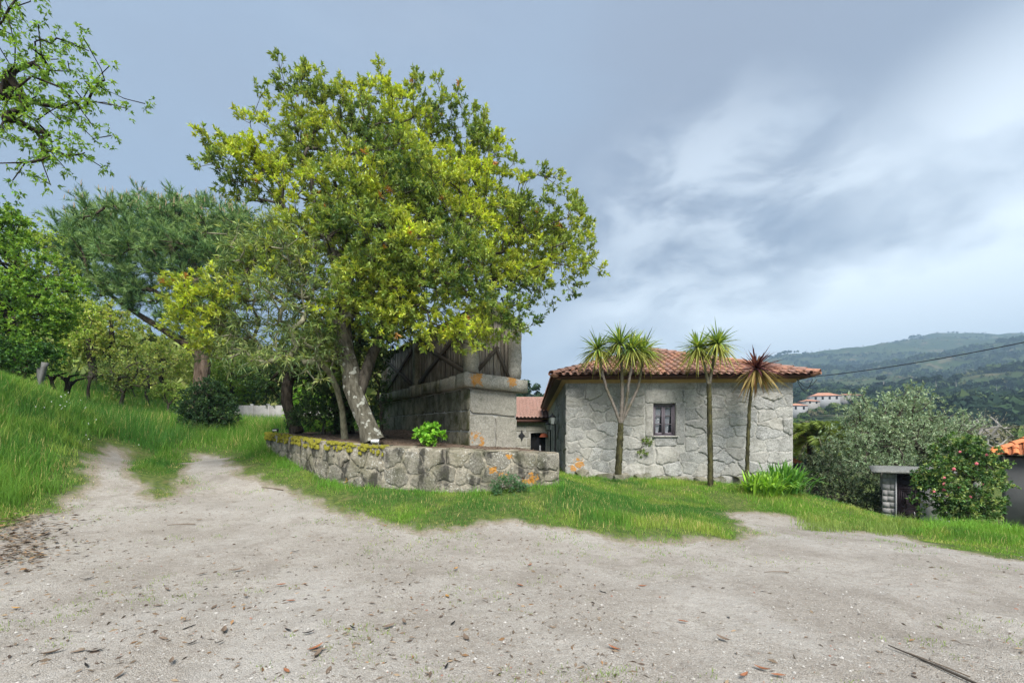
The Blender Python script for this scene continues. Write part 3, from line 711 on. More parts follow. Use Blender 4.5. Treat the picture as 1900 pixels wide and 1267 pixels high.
wroof = obj('roof', mesh('roof', [(wx0, WY - .4, we), (wx1 + 1.2, WY - .4, we), (wx1 + 1.2, WY + 3, wr), (wx0, WY + 3, wr), (wx0, WY + 6, we), (wx1 + 1.2, WY + 6, we)], [(0, 1, 2, 3), (3, 2, 5, 4)], plain('wing_underlay', (0.16, 0.07, 0.045), 0.9)), wing)
tag(simple('tile_courses', [slope_sheet((wx0, WY - .45, we), (wx1 + 1.2, WY - .45, we), (wx0, WY + 3, wr), (wx1 + 1.2, WY + 3, wr), 0.21, 0.075)], TILE_O if False else TILE, wroof), kind='stuff')
simple('ridge', [tube_vf([(wx0, WY + 3, wr + .02), (0, WY + 3, wr + .03), (wx1 + 1.2, WY + 3, wr + .02)], 0.11, 8)], TILE, wroof)
simple('chimney', [box_vf((wxp(941) * 1.12, WY + 3.1, 3.8), (0.35, 0, 0), (0, .4, 0), (0, 0, 1.12)), box_vf((wxp(941) * 1.12 - .05, WY + 3.05, 4.92), (0.45, 0, 0), (0, .5, 0), (0, 0, .07))], GR_W, wroof)

# ------------------------------------------------------------------ lamp posts by the house
LGLASS = plain('lantern_glass', (0.35, 0.38, 0.37), 0.2)
def lamp(px, ytop, d, label):
    b = at(px, ytop, d); zt = b[2]; g = gzs(b[0], d); b = np.array([b[0], d, g])
    o = empty('lamp_post', b, label, 'lamp post', 'lamp posts beside the house')
    simple('pole', [lathe_vf([(.07, 0), (.07, .12), (.04, .2), (.03, .5), (.026, zt - g - .02), (.05, zt - g)], b, 8)], IRON, o)
    h = b + np.array([-0.10, 0, zt - g - .02])
    simple('bracket', [tube_vf([b + [0, 0, zt - g - .03], b + [-.05, 0, zt - g - .06], h + [0, 0, 0]], .012, 5)], IRON, o)
    ln = simple('lantern', [lathe_vf([(.03, -.02), (.06, 0), (.065, .01)], h, 6), lathe_vf([(.125, .22), (.13, .235), (.07, .29), (.03, .31), (.02, .36), (0, .37)], h, 6)], IRON, o)
    simple('lantern_glass', [lathe_vf([(.062, .01), (.115, .22)], h, 6)], LGLASS, ln)
lamp(1030.5, 786, 14.9, 'nearer taller black lamp post by the left wall of the house')
lamp(1021.5, 797, 18.5, 'farther smaller black lamp post by the left wall of the house')

# ------------------------------------------------------------------ granary on its stone base
GA0 = np.array([-math.sin(R(30)), math.cos(R(30)), 0.03]); GB0 = np.array([math.cos(R(30)), math.sin(R(30)), -0.04])
G0 = at(867, 691, 11.3); GLEN, GWID = 9.0, 1.62
def GP3(l, w_, h): return G0 + GA0 * l + GB0 * w_ + HZ * h
og = lambda px, py, d, r: tuple(at(px, py, d)) + (r,)
ORG = [og(886, 702, 11.35, .17), og(884, 810, 11.4, .17), og(897, 818, 11.5, .16), og(884, 773, 11.4, .10), og(895, 782, 11.4, .09), og(940, 800, 11.8, .12), og(950, 708, 11.9, .14), og(944, 697, 11.9, .12), og(905, 812, 11.5, .12)]
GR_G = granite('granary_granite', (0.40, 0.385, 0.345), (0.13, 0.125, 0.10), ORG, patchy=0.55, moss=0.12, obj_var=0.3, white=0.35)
GR_GD = granite('mossy_shaded_granite', (0.24, 0.23, 0.18), (0.07, 0.065, 0.045), patchy=0.6, moss=0.9, blot=0.4, obj_var=0.3)  # moss, plus the tree's shade on the long side put into the colour
gran = empty('stone_granary', GP3(0, 0, -1.9), 'raised stone and timber granary on a granite base under the big tree', 'granary')
ins = 0.12
base = simple('base', [box_vf(GP3(ins + .02, ins + .02, -2.6), GA0 * (GLEN - .04), GB0 * (GWID - 2 * ins - .04), HZ * 2.3)], MORTAR_H, gran)
fg_f = lambda u, h, n: GP3(ins - n, u, h); fg_l = lambda l, h, n: GP3(l, ins - n, h)
for r_ in ((ins, -.99, GWID - ins, -.36), (ins, -2.3, .85, -1.0), (.86, -1.9, GWID - ins, -1.0), (.86, -2.4, GWID - ins, -1.91)):
    add_stone(rectp(*r_), fg_f, GR_G, base, gap=.008, depth=.02, jit=.006)
l = ins + .01
rows_g = [(-.36, -.92), (-.93, -1.45), (-1.46, -2.0)]
for (b_, a_) in rows_g:
    l = ins + .01
    while l < GLEN - .2:
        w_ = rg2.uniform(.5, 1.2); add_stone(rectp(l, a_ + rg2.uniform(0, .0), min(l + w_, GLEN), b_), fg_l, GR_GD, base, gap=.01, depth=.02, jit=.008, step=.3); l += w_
# overhanging slab, stone by stone
slab = empty('slab', GP3(0, 0, -.35)); slab.parent = gran; slab.location = [float(v) for v in (GP3(0, 0, -.35) - np.array(gran.location))]
slab_defs = [(-.03, -.06, .55, GWID + .1)]
def rough_box(p0, ax, ay, az, j=0.015, rd=1.0, rg=rng):
    """subdivided uneven block"""
    p0, ax, ay, az = (np.asarray(v, float) for v in (p0, ax, ay, az)); parts = []; seen = {}; V, F = [], []
    nx, ny, nz = [max(1, min(8, int(np.linalg.norm(a) / 0.16))) for a in (ax, ay, az)]
    def vid(i, j_, k):
        if (i, j_, k) not in seen:
            p = p0 + ax * i / nx + ay * j_ / ny + az * k / nz
            cn = (i in (0, nx)) + (j_ in (0, ny)) + (k in (0, nz)); c_ = p0 + (ax + ay + az) / 2
            p = p + rg.normal(0, j, 3) - (p - c_) / np.linalg.norm(p - c_) * (0.02 if cn == 2 else 0.035 if cn == 3 else 0) * rd
            seen[(i, j_, k)] = len(V); V.append(p)
        return seen[(i, j_, k)]
    for i in range(nx):
        for j_ in range(ny):
            F.append([vid(i, j_, 0), vid(i, j_ + 1, 0), vid(i + 1, j_ + 1, 0), vid(i + 1, j_, 0)]); F.append([vid(i, j_, nz), vid(i + 1, j_, nz), vid(i + 1, j_ + 1, nz), vid(i, j_ + 1, nz)])
    for i in range(nx):
        for k in range(nz):
            F.append([vid(i, 0, k), vid(i + 1, 0, k), vid(i + 1, 0, k + 1), vid(i, 0, k + 1)]); F.append([vid(i, ny, k), vid(i, ny, k + 1), vid(i + 1, ny, k + 1), vid(i + 1, ny, k)])
    for j_ in range(ny):
        for k in range(nz):
            F.append([vid(0, j_, k), vid(0, j_, k + 1), vid(0, j_ + 1, k + 1), vid(0, j_ + 1, k)]); F.append([vid(nx, j_, k), vid(nx, j_ + 1, k), vid(nx, j_ + 1, k + 1), vid(nx, j_, k + 1)])
    return np.array(V), np.array(F)
def gbox(l0, w0, h0, l1, w1, h1): return (GP3(l0, w0, h0), GA0 * (l1 - l0), GB0 * (w1 - w0), HZ * (h1 - h0))
simple('slab_stone', [rough_box(*gbox(-.06, -.07, -.34, .62, GWID + .12, 0), .008, .45)], GR_G, slab)
l = .63
while l < GLEN:
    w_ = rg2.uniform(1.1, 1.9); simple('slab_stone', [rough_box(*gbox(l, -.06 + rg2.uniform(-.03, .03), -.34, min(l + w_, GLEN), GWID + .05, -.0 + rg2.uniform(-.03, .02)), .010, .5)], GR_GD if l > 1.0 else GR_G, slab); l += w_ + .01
PH = 1.55
for (l_, w_) in ((.05, .05), (4.1, .02), (8.3, .02)):
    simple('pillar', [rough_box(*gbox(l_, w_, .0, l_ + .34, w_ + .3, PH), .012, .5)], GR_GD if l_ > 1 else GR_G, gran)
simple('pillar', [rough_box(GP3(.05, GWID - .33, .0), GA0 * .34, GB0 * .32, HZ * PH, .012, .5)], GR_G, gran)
WOODS = M('silvered_slat', 0.9, 0.1); _r = WOODS.rand(); _n1 = WOODS.noise(40, 5, .6, stretch=(1, 1, .1))
WOODS.bump(_n1, .5, .01)
WOODS = WOODS.done(WOODS.mix(WOODS.rng(_n1, .35, .7), WOODS.mix(_r, (.10, .082, .065), (.2, .175, .145)), WOODS.mix(_r, (.23, .2, .165), (.42, .385, .34))))
WOODD = plain('dark_brace_timber', (.06, .05, .04), .9, .4, 20)
simple('inner_dark_box', [box_vf(GP3(.3, .2, .02), GA0 * (GLEN - .4), GB0 * (GWID - .44), HZ * (PH - .04))], DARK, gran)  # near-black box: the unlit space behind the slats, put into colour
for a_, b_ in ((.42, 4.08), (4.72, 8.28)):
    l = a_
    while l < b_ - .05:
        w_ = rg2.uniform(.085, .125); t0 = rg2.uniform(.02, .05)
        simple('slat', [box_vf(GP3(l, .14 + rg2.uniform(-.012, .012), .01 + t0), GA0 * (w_ - .014), GB0 * .026, HZ * (PH - t0))], WOODS, gran); l += w_ + rg2.uniform(.008, .035)
    for (pa, pb) in (((a_, .1), (b_ - .2, 1.35)), ((a_, 1.25), (b_ - .1, .08))):
        simple('brace', [bar_vf(GP3(pa[0], .10, pa[1]), GP3(pb[0], .10, pb[1]), .13, .045, -GB0)], WOODD, gran)
u = .40
while u < GWID - .36:
    w_ = rg2.uniform(.09, .125); simple('slat', [box_vf(GP3(.20 + rg2.uniform(-.01, .01), u, .03), GB0 * (w_ - .012), GA0 * .022, HZ * (PH - .05))], WOODS, gran); u += w_
simple('brace', [bar_vf(GP3(.16, .38, .12), GP3(.16, .95, .8), .09, .03, -GA0)], WOODD, gran)
simple('brace', [bar_vf(GP3(.16, GWID - .36, .05), GP3(.16, .9, .75), .08, .03, -GA0)], WOODD, gran)
tp = GP3(0, GWID / 2, PH + .65)
V_ = np.array([GP3(.06, .0, PH), GP3(.06, GWID - .02, PH), GP3(.06, GWID / 2, PH + .45), GP3(GLEN, .0, PH), GP3(GLEN, GWID - .02, PH), GP3(GLEN, GWID / 2, PH + .55)])
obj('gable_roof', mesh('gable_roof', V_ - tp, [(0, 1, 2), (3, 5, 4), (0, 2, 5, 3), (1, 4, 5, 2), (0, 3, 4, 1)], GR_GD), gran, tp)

# ------------------------------------------------------------------ retaining wall round the tree bed
# plan of the wall face from its far left end to its right end by the house
wl = [(494, 845, 803, 14.0), (520, 858, 806, 12.6), (560, 876, 813, 11.3), (610, 893, 820, 10.35), (670, 903, 826, 9.85), (740, 909, 829, 9.65), (820, 911, 831, 9.6), (900, 910, 834, 9.6), (970, 905, 837, 9.65), (1037, 896, 839, 9.8)]
WP = np.array([[(p[0] - 950) / F_PX * p[3], p[3]] for p in wl]); WB = np.array([CAM_Z - (p[1] - HORIZ) / F_PX * p[3] for p in wl]); WT = np.array([CAM_Z - (p[2] - HORIZ) / F_PX * p[3] for p in wl])
WS = np.concatenate([[0], np.cumsum(np.linalg.norm(np.diff(WP, axis=0), axis=1))]); WLEN = WS[-1]
def wpt(s):
    x_ = np.interp(s, WS, WP[:, 0]); y_ = np.interp(s, WS, WP[:, 1]); e = 0.15
    dx_ = np.interp(s + e, WS, WP[:, 0]) - np.interp(s - e, WS, WP[:, 0]); dy_ = np.interp(s + e, WS, WP[:, 1]) - np.interp(s - e, WS, WP[:, 1])
    n_ = np.array([dy_, -dx_]); n_ /= np.linalg.norm(n_) + 1e-9; return np.array([x_, y_]), n_
def wtop(s): return float(np.interp(s, WS, WT))
def wbot(s): return float(np.interp(s, WS, WB)) - 0.25
def fm_wall(s, t, n):                    # t: 0 at the foot, 1 at the top (metres scaled to the local height)
    p, nn = wpt(s); z_ = wbot(s) + t * (wtop(s) - wbot(s)) / 1.15
    q = p + nn * n; return np.array([q[0], q[1], z_])
ORW = [og(990, 889, 9.6, .13), og(977, 893, 9.6, .09), og(933, 882, 9.55, .09), og(915, 870, 9.55, .10), og(945, 846, 9.6, .07), og(640, 890, 10, .07)]
GR_R = granite('wall_granite', (0.28, 0.262, 0.225), (0.08, 0.075, 0.065), ORW, patchy=0.7, obj_var=0.55, blot=0.9, white=0.9, moss=0.45)
MORTAR_R = granite('wall_mortar', (0.33, 0.30, 0.245), (0.13, 0.12, 0.095), ORW, patchy=0.7, obj_var=0, blot=0.6, moss=0.5)
rw = empty('retaining_wall', (float(WP[5, 0]), float(WP[5, 1]), float(WB[5])), 'low curved rubble retaining wall with lichen and moss round the tree bed', 'wall')
ss = np.linspace(0, WLEN, 60); V, F = [], []
for s in ss:
    p, nn = wpt(s)
    for off, z_ in ((0, wbot(s)), (0, wtop(s) - .03), (-.04, wtop(s) + .0), (-.36, wtop(s) - .01), (-.40, wbot(s))):
        V.append((p[0] + nn[0] * off, p[1] + nn[1] * off, z_ + (0.02 * (vnoise(s, off, 4.0) - .5) if z_ > wbot(s) + .1 else 0)))
for i in range(len(ss) - 1):
    for k in range(4): F.append([i * 5 + k, (i + 1) * 5 + k, (i + 1) * 5 + k + 1, i * 5 + k + 1])
F += [[4, 3, 2, 1], [4, 1, 0, 0]][:1]; e = (len(ss) - 1) * 5
V = np.array(V); quads = [f for f in F]; quads += [[0, 1, 3, 4], [e, e + 4, e + 3, e + 1]]
core = simple('core', [(V, np.array(quads))], MORTAR_R, rw)
sw = []
for row, (zc, st) in enumerate(((.18, .62), (.52, .5), (.86, .46))):
    s = rg2.uniform(.05, .35)
    while s < WLEN: sw.append((s, zc + rg2.uniform(-.13, .13))); s += rg2.uniform(.75, 1.35) * st
for poly in cells(sw, (0.0, 0.0, WLEN, 1.13), 0.8):
    if poly is None or area(poly) < .02: continue
    add_stone(poly, fm_wall, GR_R, core, gap=.018, depth=.008 + .026 * _rgd.random(), jit=.02, step=.12)
# right end of the wall: face turned to the house
pe, ne = wpt(WLEN); te = np.array([-ne[1], ne[0]])
for z0, z1 in ((0, .5), (.52, 1.1)):
    fm = lambda a, t, n: np.array([pe[0] - ne[0] * a + te[0] * n, pe[1] - ne[1] * a + te[1] * n, wbot(WLEN) + t * (wtop(WLEN) - wbot(WLEN)) / 1.15])
    add_stone(rectp(.02, z0, .38, z1), fm, GR_R, core, gap=.015, depth=.03)
# flat coping stones of uneven size along the top
s = 0.0
COPE = granite('coping_granite', (0.25, 0.22, 0.175), (0.09, 0.08, 0.06), patchy=0.7, obj_var=0.4, moss=0.5)
while s < WLEN - .1:
    w_ = min(rg2.uniform(.35, .8), WLEN - s); p0, n0 = wpt(s + .01); p1, n1_ = wpt(s + w_ - .02); zt = wtop(s + w_ / 2) - .045 + rg2.uniform(-.01, .012)
    a = np.array([*(p0 + n0 * .015), zt]); b = np.array([*(p1 + n1_ * .015), zt]); nn = np.array([*(-n0 * .38), 0])
    simple('coping_stone', [rough_box(a, b - a, nn, HZ * .055, .008)], COPE, rw); s += w_
# moss cushions on the wall top
def moss_strip(ranges, rg):
    parts = []
    for s0, s1 in ranges:
        for s in np.arange(s0, s1, .014):
            if rg.random() < .15: continue
            p, nn = wpt(s); off = rg.uniform(-.16, .03); r_ = rg.uniform(.025, .06); z_ = wtop(s) + rg.uniform(-.005, .01) - max(0, off) * 1.0
            V_, F_ = lathe_vf([(r_, -.03), (r_ * .95, .0), (r_ * .6, r_ * .45), (0.004, r_ * .6)], (p[0] + nn[0] * off, p[1] + nn[1] * off, z_), 6); V_ += rg.normal(0, .005, V_.shape); parts.append((V_, F_))
            if rg.random() < .35:
                V2_, F2_ = lathe_vf([(r_ * .8, -.06), (r_ * .8, .0), (0.004, r_ * .4)], (p[0] + nn[0] * .045, p[1] + nn[1] * .045, z_ - rg.uniform(.03, .16)), 6); V2_ += rg.normal(0, .006, V2_.shape); parts.append((V2_, F2_))
    return parts
MOSS = M('moss', 1.0, 0.0); _m = MOSS.noise(60, 4, .7); MOSS.bump(_m, 1.0, .02); MOSS = MOSS.done(MOSS.mix(_m, (.10, .095, .014), (.33, .31, .05)))
tag(simple('moss', moss_strip([(.0, 1.5), (1.7, 2.6), (2.9, 4.6), (4.9, 6.6)], rg2), MOSS, rw), kind='stuff')

# ------------------------------------------------------------------ soil bed behind the wall
def bed_z(s, t):                         # s along the wall, t metres behind it
    return wtop(s) - .03 + 0.045 * t + 0.05 * (fbm(np.array(s * 1.0), np.array(t * 1.0), 1.6, 3) - .4)
ts = np.concatenate([[.30], np.linspace(.5, 7.5, 26)]); ssb = np.linspace(.05, WLEN - .1, 70); V, F = [], []
cb = np.array([-1.4, 17.5])
for s in ssb:
    p, nn = wpt(s); dr = cb - p; L_ = np.linalg.norm(dr); dr = dr / L_
    for t in ts: q = p + dr * t * min(1, L_ / 7.6); V.append((q[0], q[1], float(bed_z(s, t))))
n_ = len(ts)
for i in range(len(ssb) - 1):
    for k in range(n_ - 1): F.append([i * n_ + k, (i + 1) * n_ + k, (i + 1) * n_ + k + 1, i * n_ + k + 1])
SOIL = M('bare_soil', 1.0, 0.05); _a = SOIL.noise(35, 5, .7); _b = SOIL.noise(3, 5); SOIL.bump(_a, .9, .03)
SOIL = SOIL.done(SOIL.mix(SOIL.rng(_b, .4, .65), SOIL.mix(_a, (.065, .045, .033), (.19, .14, .105)), SOIL.mix(_a, (.09, .065, .05), (.26, .2, .16))))
BEDV = np.array(V)
tag(obj('soil_bed', mesh('soil_bed', BEDV, np.array(F), SOIL, smooth=True)), 'bare brown soil of the raised tree bed', kind='structure')
def bedz_at(x, y):
    i = np.argmin((BEDV[:, 0] - x) ** 2 + (BEDV[:, 1] - y) ** 2); return float(BEDV[i, 2])

# ------------------------------------------------------------------ shed with panelled door
SD = 14.3; sa = R(36); SU = np.array([math.cos(sa), -math.sin(sa), 0]); SV = np.array([math.sin(sa), math.cos(sa), 0]); S0 = at(1664, 825, SD); S0[2] = 0   # left side of the doorway
shz = lambda py: CAM_Z - (py - HORIZ) / F_PX * SD
def sb(u0, u1, v0, v1, z0, z1): return box_vf(S0 + SU * u0 + SV * v0 + HZ * z0, SU * (u1 - u0), SV * (v1 - v0), HZ * (z1 - z0))
def su(px):                              # distance along the front for a picture column
    t = (px - 950) / F_PX; return (t * S0[1] - S0[0]) / (SU[0] - t * SU[1])
shed = empty('door_shed', (S0[0], S0[1], -1.3), 'small block shed with dark panelled door and thin slab roof', 'shed')
BLOCK = plain('rendered_block', (0.36, 0.35, 0.345), 0.95, 0.25, 12, bump=.4)
zt, zb = shz(878), -1.6; u0_, u1_, d1_ = su(1638), su(1765), su(1708)
simple('wall', [sb(u0_ + .01, -.03, .04, 1.6, zb, zt), sb(d1_, u1_, .02, 1.6, zb, zt), sb(-.03, d1_, 1.5, 1.6, zb, zt)], BLOCK, shed)
zz_ = zb
while zz_ < zt - .05:
    h_ = min(.19, zt - zz_); m_ = u0_ + (-.03 - u0_) * rg2.uniform(.35, .65)
    for a, b in ((u0_, m_), (m_, -.03)): simple('block', [sb(a + .002, b - .002, .028 + rg2.uniform(-.003, .003), .05, zz_ + .002, zz_ + h_ - .002)], BLOCK, shed)
    zz_ += .19
simple('door_jamb', [sb(-.035, .0, -.025, .08, zb, zt)], plain('grey_jamb', (.42, .42, .43), .8), shed)
DOORW = plain('dark_plum_door', (0.04, 0.027, 0.033), 0.5, .3, 10)
dr = simple('door', [sb(.004, d1_ - .004, .10, .15, zb, zt - .01)], DOORW, shed)
for z0, z1 in ((shz(902), shz(883)), (shz(943), shz(905)), (shz(985), shz(947))):
    for k, (e, n__) in enumerate(((.02, .014), (.075, .026), (.13, .038), (.18, .05))):
        a, b, c_, d_ = e + .03, z0 + e * .8, d1_ - e - .03, z1 - e * .8
        if c_ - a < .07 or d_ - b < .07: continue
        w_ = .022; simple('panel_moulding', [sb(a, c_, .10 - n__, .10, b, b + w_), sb(a, c_, .10 - n__, .10, d_ - w_, d_), sb(a, a + w_, .101 - n__, .10, b + w_, d_ - w_), sb(c_ - w_, c_, .101 - n__, .10, b + w_, d_ - w_)], DOORW, dr)
hp = S0 + SU * (d1_ - .13) + SV * .06; simple('handle', [tube_vf([hp + HZ * shz(948) + SV * .04, hp + HZ * shz(950) - SV * .02, hp + HZ * shz(957) - SV * .02, hp + HZ * shz(959) + SV * .04], .012, 6)], plain('steel', (.5, .5, .5), .4), dr)
GRS = granite('slab_lichen', (.22, .225, .215), (.10, .10, .095), patchy=.6, obj_var=0)
simple('slab_roof', [rough_box(S0 + SU * su(1616) - SV * .3 + HZ * (zt + .006), SU * (su(1775) - su(1616)), SV * 2.1 + HZ * .1, HZ * .075, .006, .4)], GRS, shed)

# ------------------------------------------------------------------ house with orange roof at the right edge
rh0 = at(1836, 843, 14.0); ra = R(46); RU = np.array([math.cos(ra), -math.sin(ra), 0]); RV = np.array([math.sin(ra), math.cos(ra), 0])
rh = empty('orange_roof_house', (rh0[0], rh0[1], -1.2), 'low grey house with bright orange tile roof at the right edge', 'house')
RP = lambda u, v, z_: rh0 + RU * u + RV * v + HZ * z_
simple('wall', [box_vf(RP(.35, .35, -3.0), RU * 4.3, RV * 4.3, HZ * 2.9)], plain('grey_render', (.20, .195, .19), .95, .3, 3), rh)
ap = RP(2.5, 2.5, 1.35); q = [RP(0, 0, 0), RP(5, 0, 0), RP(5, 5, 0), RP(0, 5, 0), ap]
rroof = obj('roof', mesh('roof', [v - rh0 for v in q], [(0, 1, 4), (1, 2, 4), (2, 3, 4), (3, 0, 4), (3, 2, 1, 0)], plain('orange_underlay', (.3, .11, .05), .9)), rh, rh0)
TILE_ME2 = tile_mesh('tile', TILE_O); sl2 = math.hypot(2.5, 1.35); UP2 = (RV * 2.5 + HZ * 1.35) / sl2; NV2 = np.cross(RU, UP2)
for i in range(22):
    s = .1 + i * .225; top = sl2 * (1 - abs(s - 2.5) / 2.5)
    for j in range(9):
        t = j * .34 - .04
        if t < top - .1: place('tile', TILE_ME2, RP(0, 0, 0) + RU * s + UP2 * t + NV2 * .03, RU, UP2 * .44 - NV2 * .022, rroof)
UP3 = (RU * 2.5 + HZ * 1.35) / sl2; NV3 = np.cross(UP3, RV)
for i in range(22):
    s = .1 + i * .225; top = sl2 * (1 - abs(s - 2.5) / 2.5)
    for j in range(9):
        t = j * .34 - .04
        if t < top - .1: place('tile', TILE_ME2, RP(0, 0, 0) + RV * s + UP3 * t + NV3 * .03, -RV, UP3 * .44 - NV3 * .022, rroof)
d = ap - RP(0, 0, 0); ln = np.linalg.norm(d); d = d / ln; sd = np.cross(d, HZ); sd /= np.linalg.norm(sd); HIP2 = tile_mesh('hip_tile', TILE_O, .115, .095, .42)
for k in range(int(ln / .36)): place('hip_tile', HIP2, RP(0, 0, .05) + d * k * .36, sd, d * .42 - HZ * .02, rroof)
# lower lean-to whose tile corner shows past the house
lo = at(1494, 861, 21.0)
an = empty('lower_outbuilding', (lo[0] - 1.5, lo[1] + 1, -2.0), 'orange tiled eave corner of a lower outbuilding beside the palm', 'outbuilding')
simple('wall', [box_vf((lo[0] - 3.5, lo[1] + .3, -2.5), (3.3, 0, 0), (0, 3, 0), (0, 0, lo[2] + 2.4))], plain('outbuilding_wall', (.24, .23, .2), .95), an)
simple('roof', [slope_sheet((lo[0] - 3.5, lo[1], lo[2]), (lo[0], lo[1], lo[2]), (lo[0] - 3.5, lo[1] + 3, lo[2] + .9), (lo[0] - .6, lo[1] + 3, lo[2] + .9), .225, .08)], TILE_O, an)
simple('roof_boards', [box_vf((lo[0] - 3.5, lo[1] + .02, lo[2] - .07), (3.48, 0, 0), (0, 3, .9), (0, 0, .05))], BROWN, an)
# ------------------------------------------------------------------ low concrete wall far behind the bed
CONC = plain('weathered_concrete', (0.30, 0.295, 0.285), 0.95, .45, 3)
lw = empty('concrete_garden_wall', at(520, 785, 25), 'low grey concrete panel wall at the back of the meadow', 'wall')
for k in range(7):
    a = at(438 + k * 30, 786 - k * .3, 25 + .1 * k); b = at(466 + k * 30, 786 - k * .3, 25 + .1 * k)
    simple('panel', [box_vf(a - HZ * .3, b - a, (0, .12, 0), HZ * (1.3 + rg2.uniform(-.02, .02)))], CONC, lw)
    simple('wall_post', [box_vf(a - HZ * .3 + np.array([-.09, -.03, 0]), (.10, 0, 0), (0, .18, 0), HZ * 1.38)], plain('pale_post', (.42, .42, .41), .9), lw)
# ------------------------------------------------------------------ village houses across the valley
WHITE = plain('far_white_wall', (.26, .265, .27), .9, .1, .3); GREYW = plain('far_stone_wall', (.26, .25, .235), .9, .2, .3)
FAR_ROOF = plain('far_tile_roof', (.40, .20, .13), .9, .2, .5)
def far_house(px, py, d, w_, dp, h_, rz_, label, wallm, nwin, yaw=0.0):
    b = at(px, py, d); o = empty('village_house', b, label, 'house', 'village houses across the valley')
    U = np.array([math.cos(yaw), math.sin(yaw), 0]); Vv = np.array([-math.sin(yaw), math.cos(yaw), 0]); Q = lambda u, v, z_: b + U * u + Vv * v + HZ * z_
    simple('wall', [box_vf(Q(-w_ / 2, 0, -4), U * w_, Vv * dp, HZ * (h_ + 4))], wallm, o)
    q = [Q(-w_ / 2 - .4, -.4, h_), Q(w_ / 2 + .4, -.4, h_), Q(w_ / 2 + .4, dp + .4, h_), Q(-w_ / 2 - .4, dp + .4, h_), Q(-w_ / 2 + dp / 2, dp / 2, h_ + rz_), Q(w_ / 2 - dp / 2, dp / 2, h_ + rz_)]
    obj('roof', mesh('roof', [v - b for v in q], [(0, 1, 5, 4), (1, 2, 5), (2, 3, 4, 5), (3, 0, 4), (3, 2, 1, 0)], FAR_ROOF), o, b)
    for k in range(nwin): u = -w_ / 2 + w_ * (k + .5) / nwin; simple('window', [box_vf(Q(u - .5, -.06, h_ * .45), U * 1.0, Vv * .05, HZ * 1.4)], DARK, o)
far_house(1484, 765, 225, 8, 6, 3.4, 1.3, 'small white house with orange roof close to the corner of the stone house', WHITE, 2)
far_house(1533, 746, 240, 13, 8, 3.4, 2.0, 'largest white village house with broad orange roof across the valley', WHITE, 4, -.25)
far_house(1509, 752, 232, 8, 5, 2.2, 1.1, 'low annex in front of the largest village house', GREYW, 2, .2)
far_house(1581, 741, 265, 12, 7, 2.6, 1.0, 'long low stone village building at the right end of the row', GREYW, 3)
# ------------------------------------------------------------------ power cable from the house corner
ca, cb_ = HP(HW + .25, -.2, Z_EAVE - .08), at(2100, 590, 9.0); tt = np.linspace(0, 1, 40)
pts = ca[None] + (cb_ - ca)[None] * tt[:, None]; pts[:, 2] -= .28 * 4 * tt * (1 - tt) * .5
CABLE = plain('black_cable', (.01, .01, .011), .6)
cbo = empty('power_cable', ca, 'black overhead power cable running from the house corner to the upper right', 'cable')
simple('line', [tube_vf(pts, .011, 5)], CABLE, cbo)
for k, (w_, dz) in enumerate(((.18, .35), (.3, .25))):
    t_ = np.linspace(0, 1, 10); lp = np.array([ca + np.array([-.25 + (w_ + .3) * t, -.02 * k, -dz * math.sin(math.pi * t) - .05]) for t in t_]); simple('drip_loop', [tube_vf(lp, .009, 5)], CABLE, cbo)
# ------------------------------------------------------------------ plant tools
def unit(v): return v / (np.linalg.norm(v, axis=-1, keepdims=True) + 1e-9)
def grow(trunk, targets, rg, seg=0.45, kpath=0.25, wob=0.06, grav=0.0):
    """skeleton: a trunk polyline, then every target is joined to the best existing node by a curved limb"""
    nodes = [np.asarray(p, float) for p in trunk]; par = list(range(-1, len(nodes) - 1)); path = [0.0]
    for i in range(1, len(nodes)): path.append(path[-1] + np.linalg.norm(nodes[i] - nodes[i - 1]))
    X = np.zeros((len(nodes) + len(targets) * 14 + 10, 3)); X[:len(nodes)] = nodes; PL = np.zeros(len(X)); PL[:len(nodes)] = path; PA = np.full(len(X), -1); PA[:len(nodes)] = par
    DIR = np.zeros_like(X); DIR[1:len(nodes)] = unit(np.diff(np.array(nodes), axis=0)); DIR[0] = DIR[1]
    n = len(nodes); first = max(1, len(nodes) // 3); tips = []
    order = np.argsort(np.linalg.norm(targets - nodes[-1], axis=1))
    for ti in order:
        t = targets[ti]; v = t - X[first:n]; d = np.linalg.norm(v, axis=1); cosb = (v * DIR[first:n]).sum(1) / (d + 1e-6)
        cost = d * (1.35 - 0.45 * cosb) + kpath * PL[first:n] * 0.3; i = first + int(np.argmin(cost)); L_ = np.linalg.norm(t - X[i])
        k = max(1, min(12, int(L_ / seg))); a = X[i]; c1 = a + DIR[i] * L_ * 0.35 + rg.normal(0, wob * L_, 3); prev = i
        for s in range(1, k + 1):
            u = s / k; p = a * (1 - u) ** 2 + 2 * c1 * u * (1 - u) + t * u * u
            if s < k: p = p + rg.normal(0, wob * 0.4 * min(L_, 1.0), 3)
            X[n] = p; PA[n] = prev; PL[n] = PL[prev] + np.linalg.norm(p - X[prev]); DIR[n] = unit(p - X[prev]); prev = n; n += 1
        tips.append(prev)
    return X[:n], PA[:n], DIR[:n], np.array(tips)
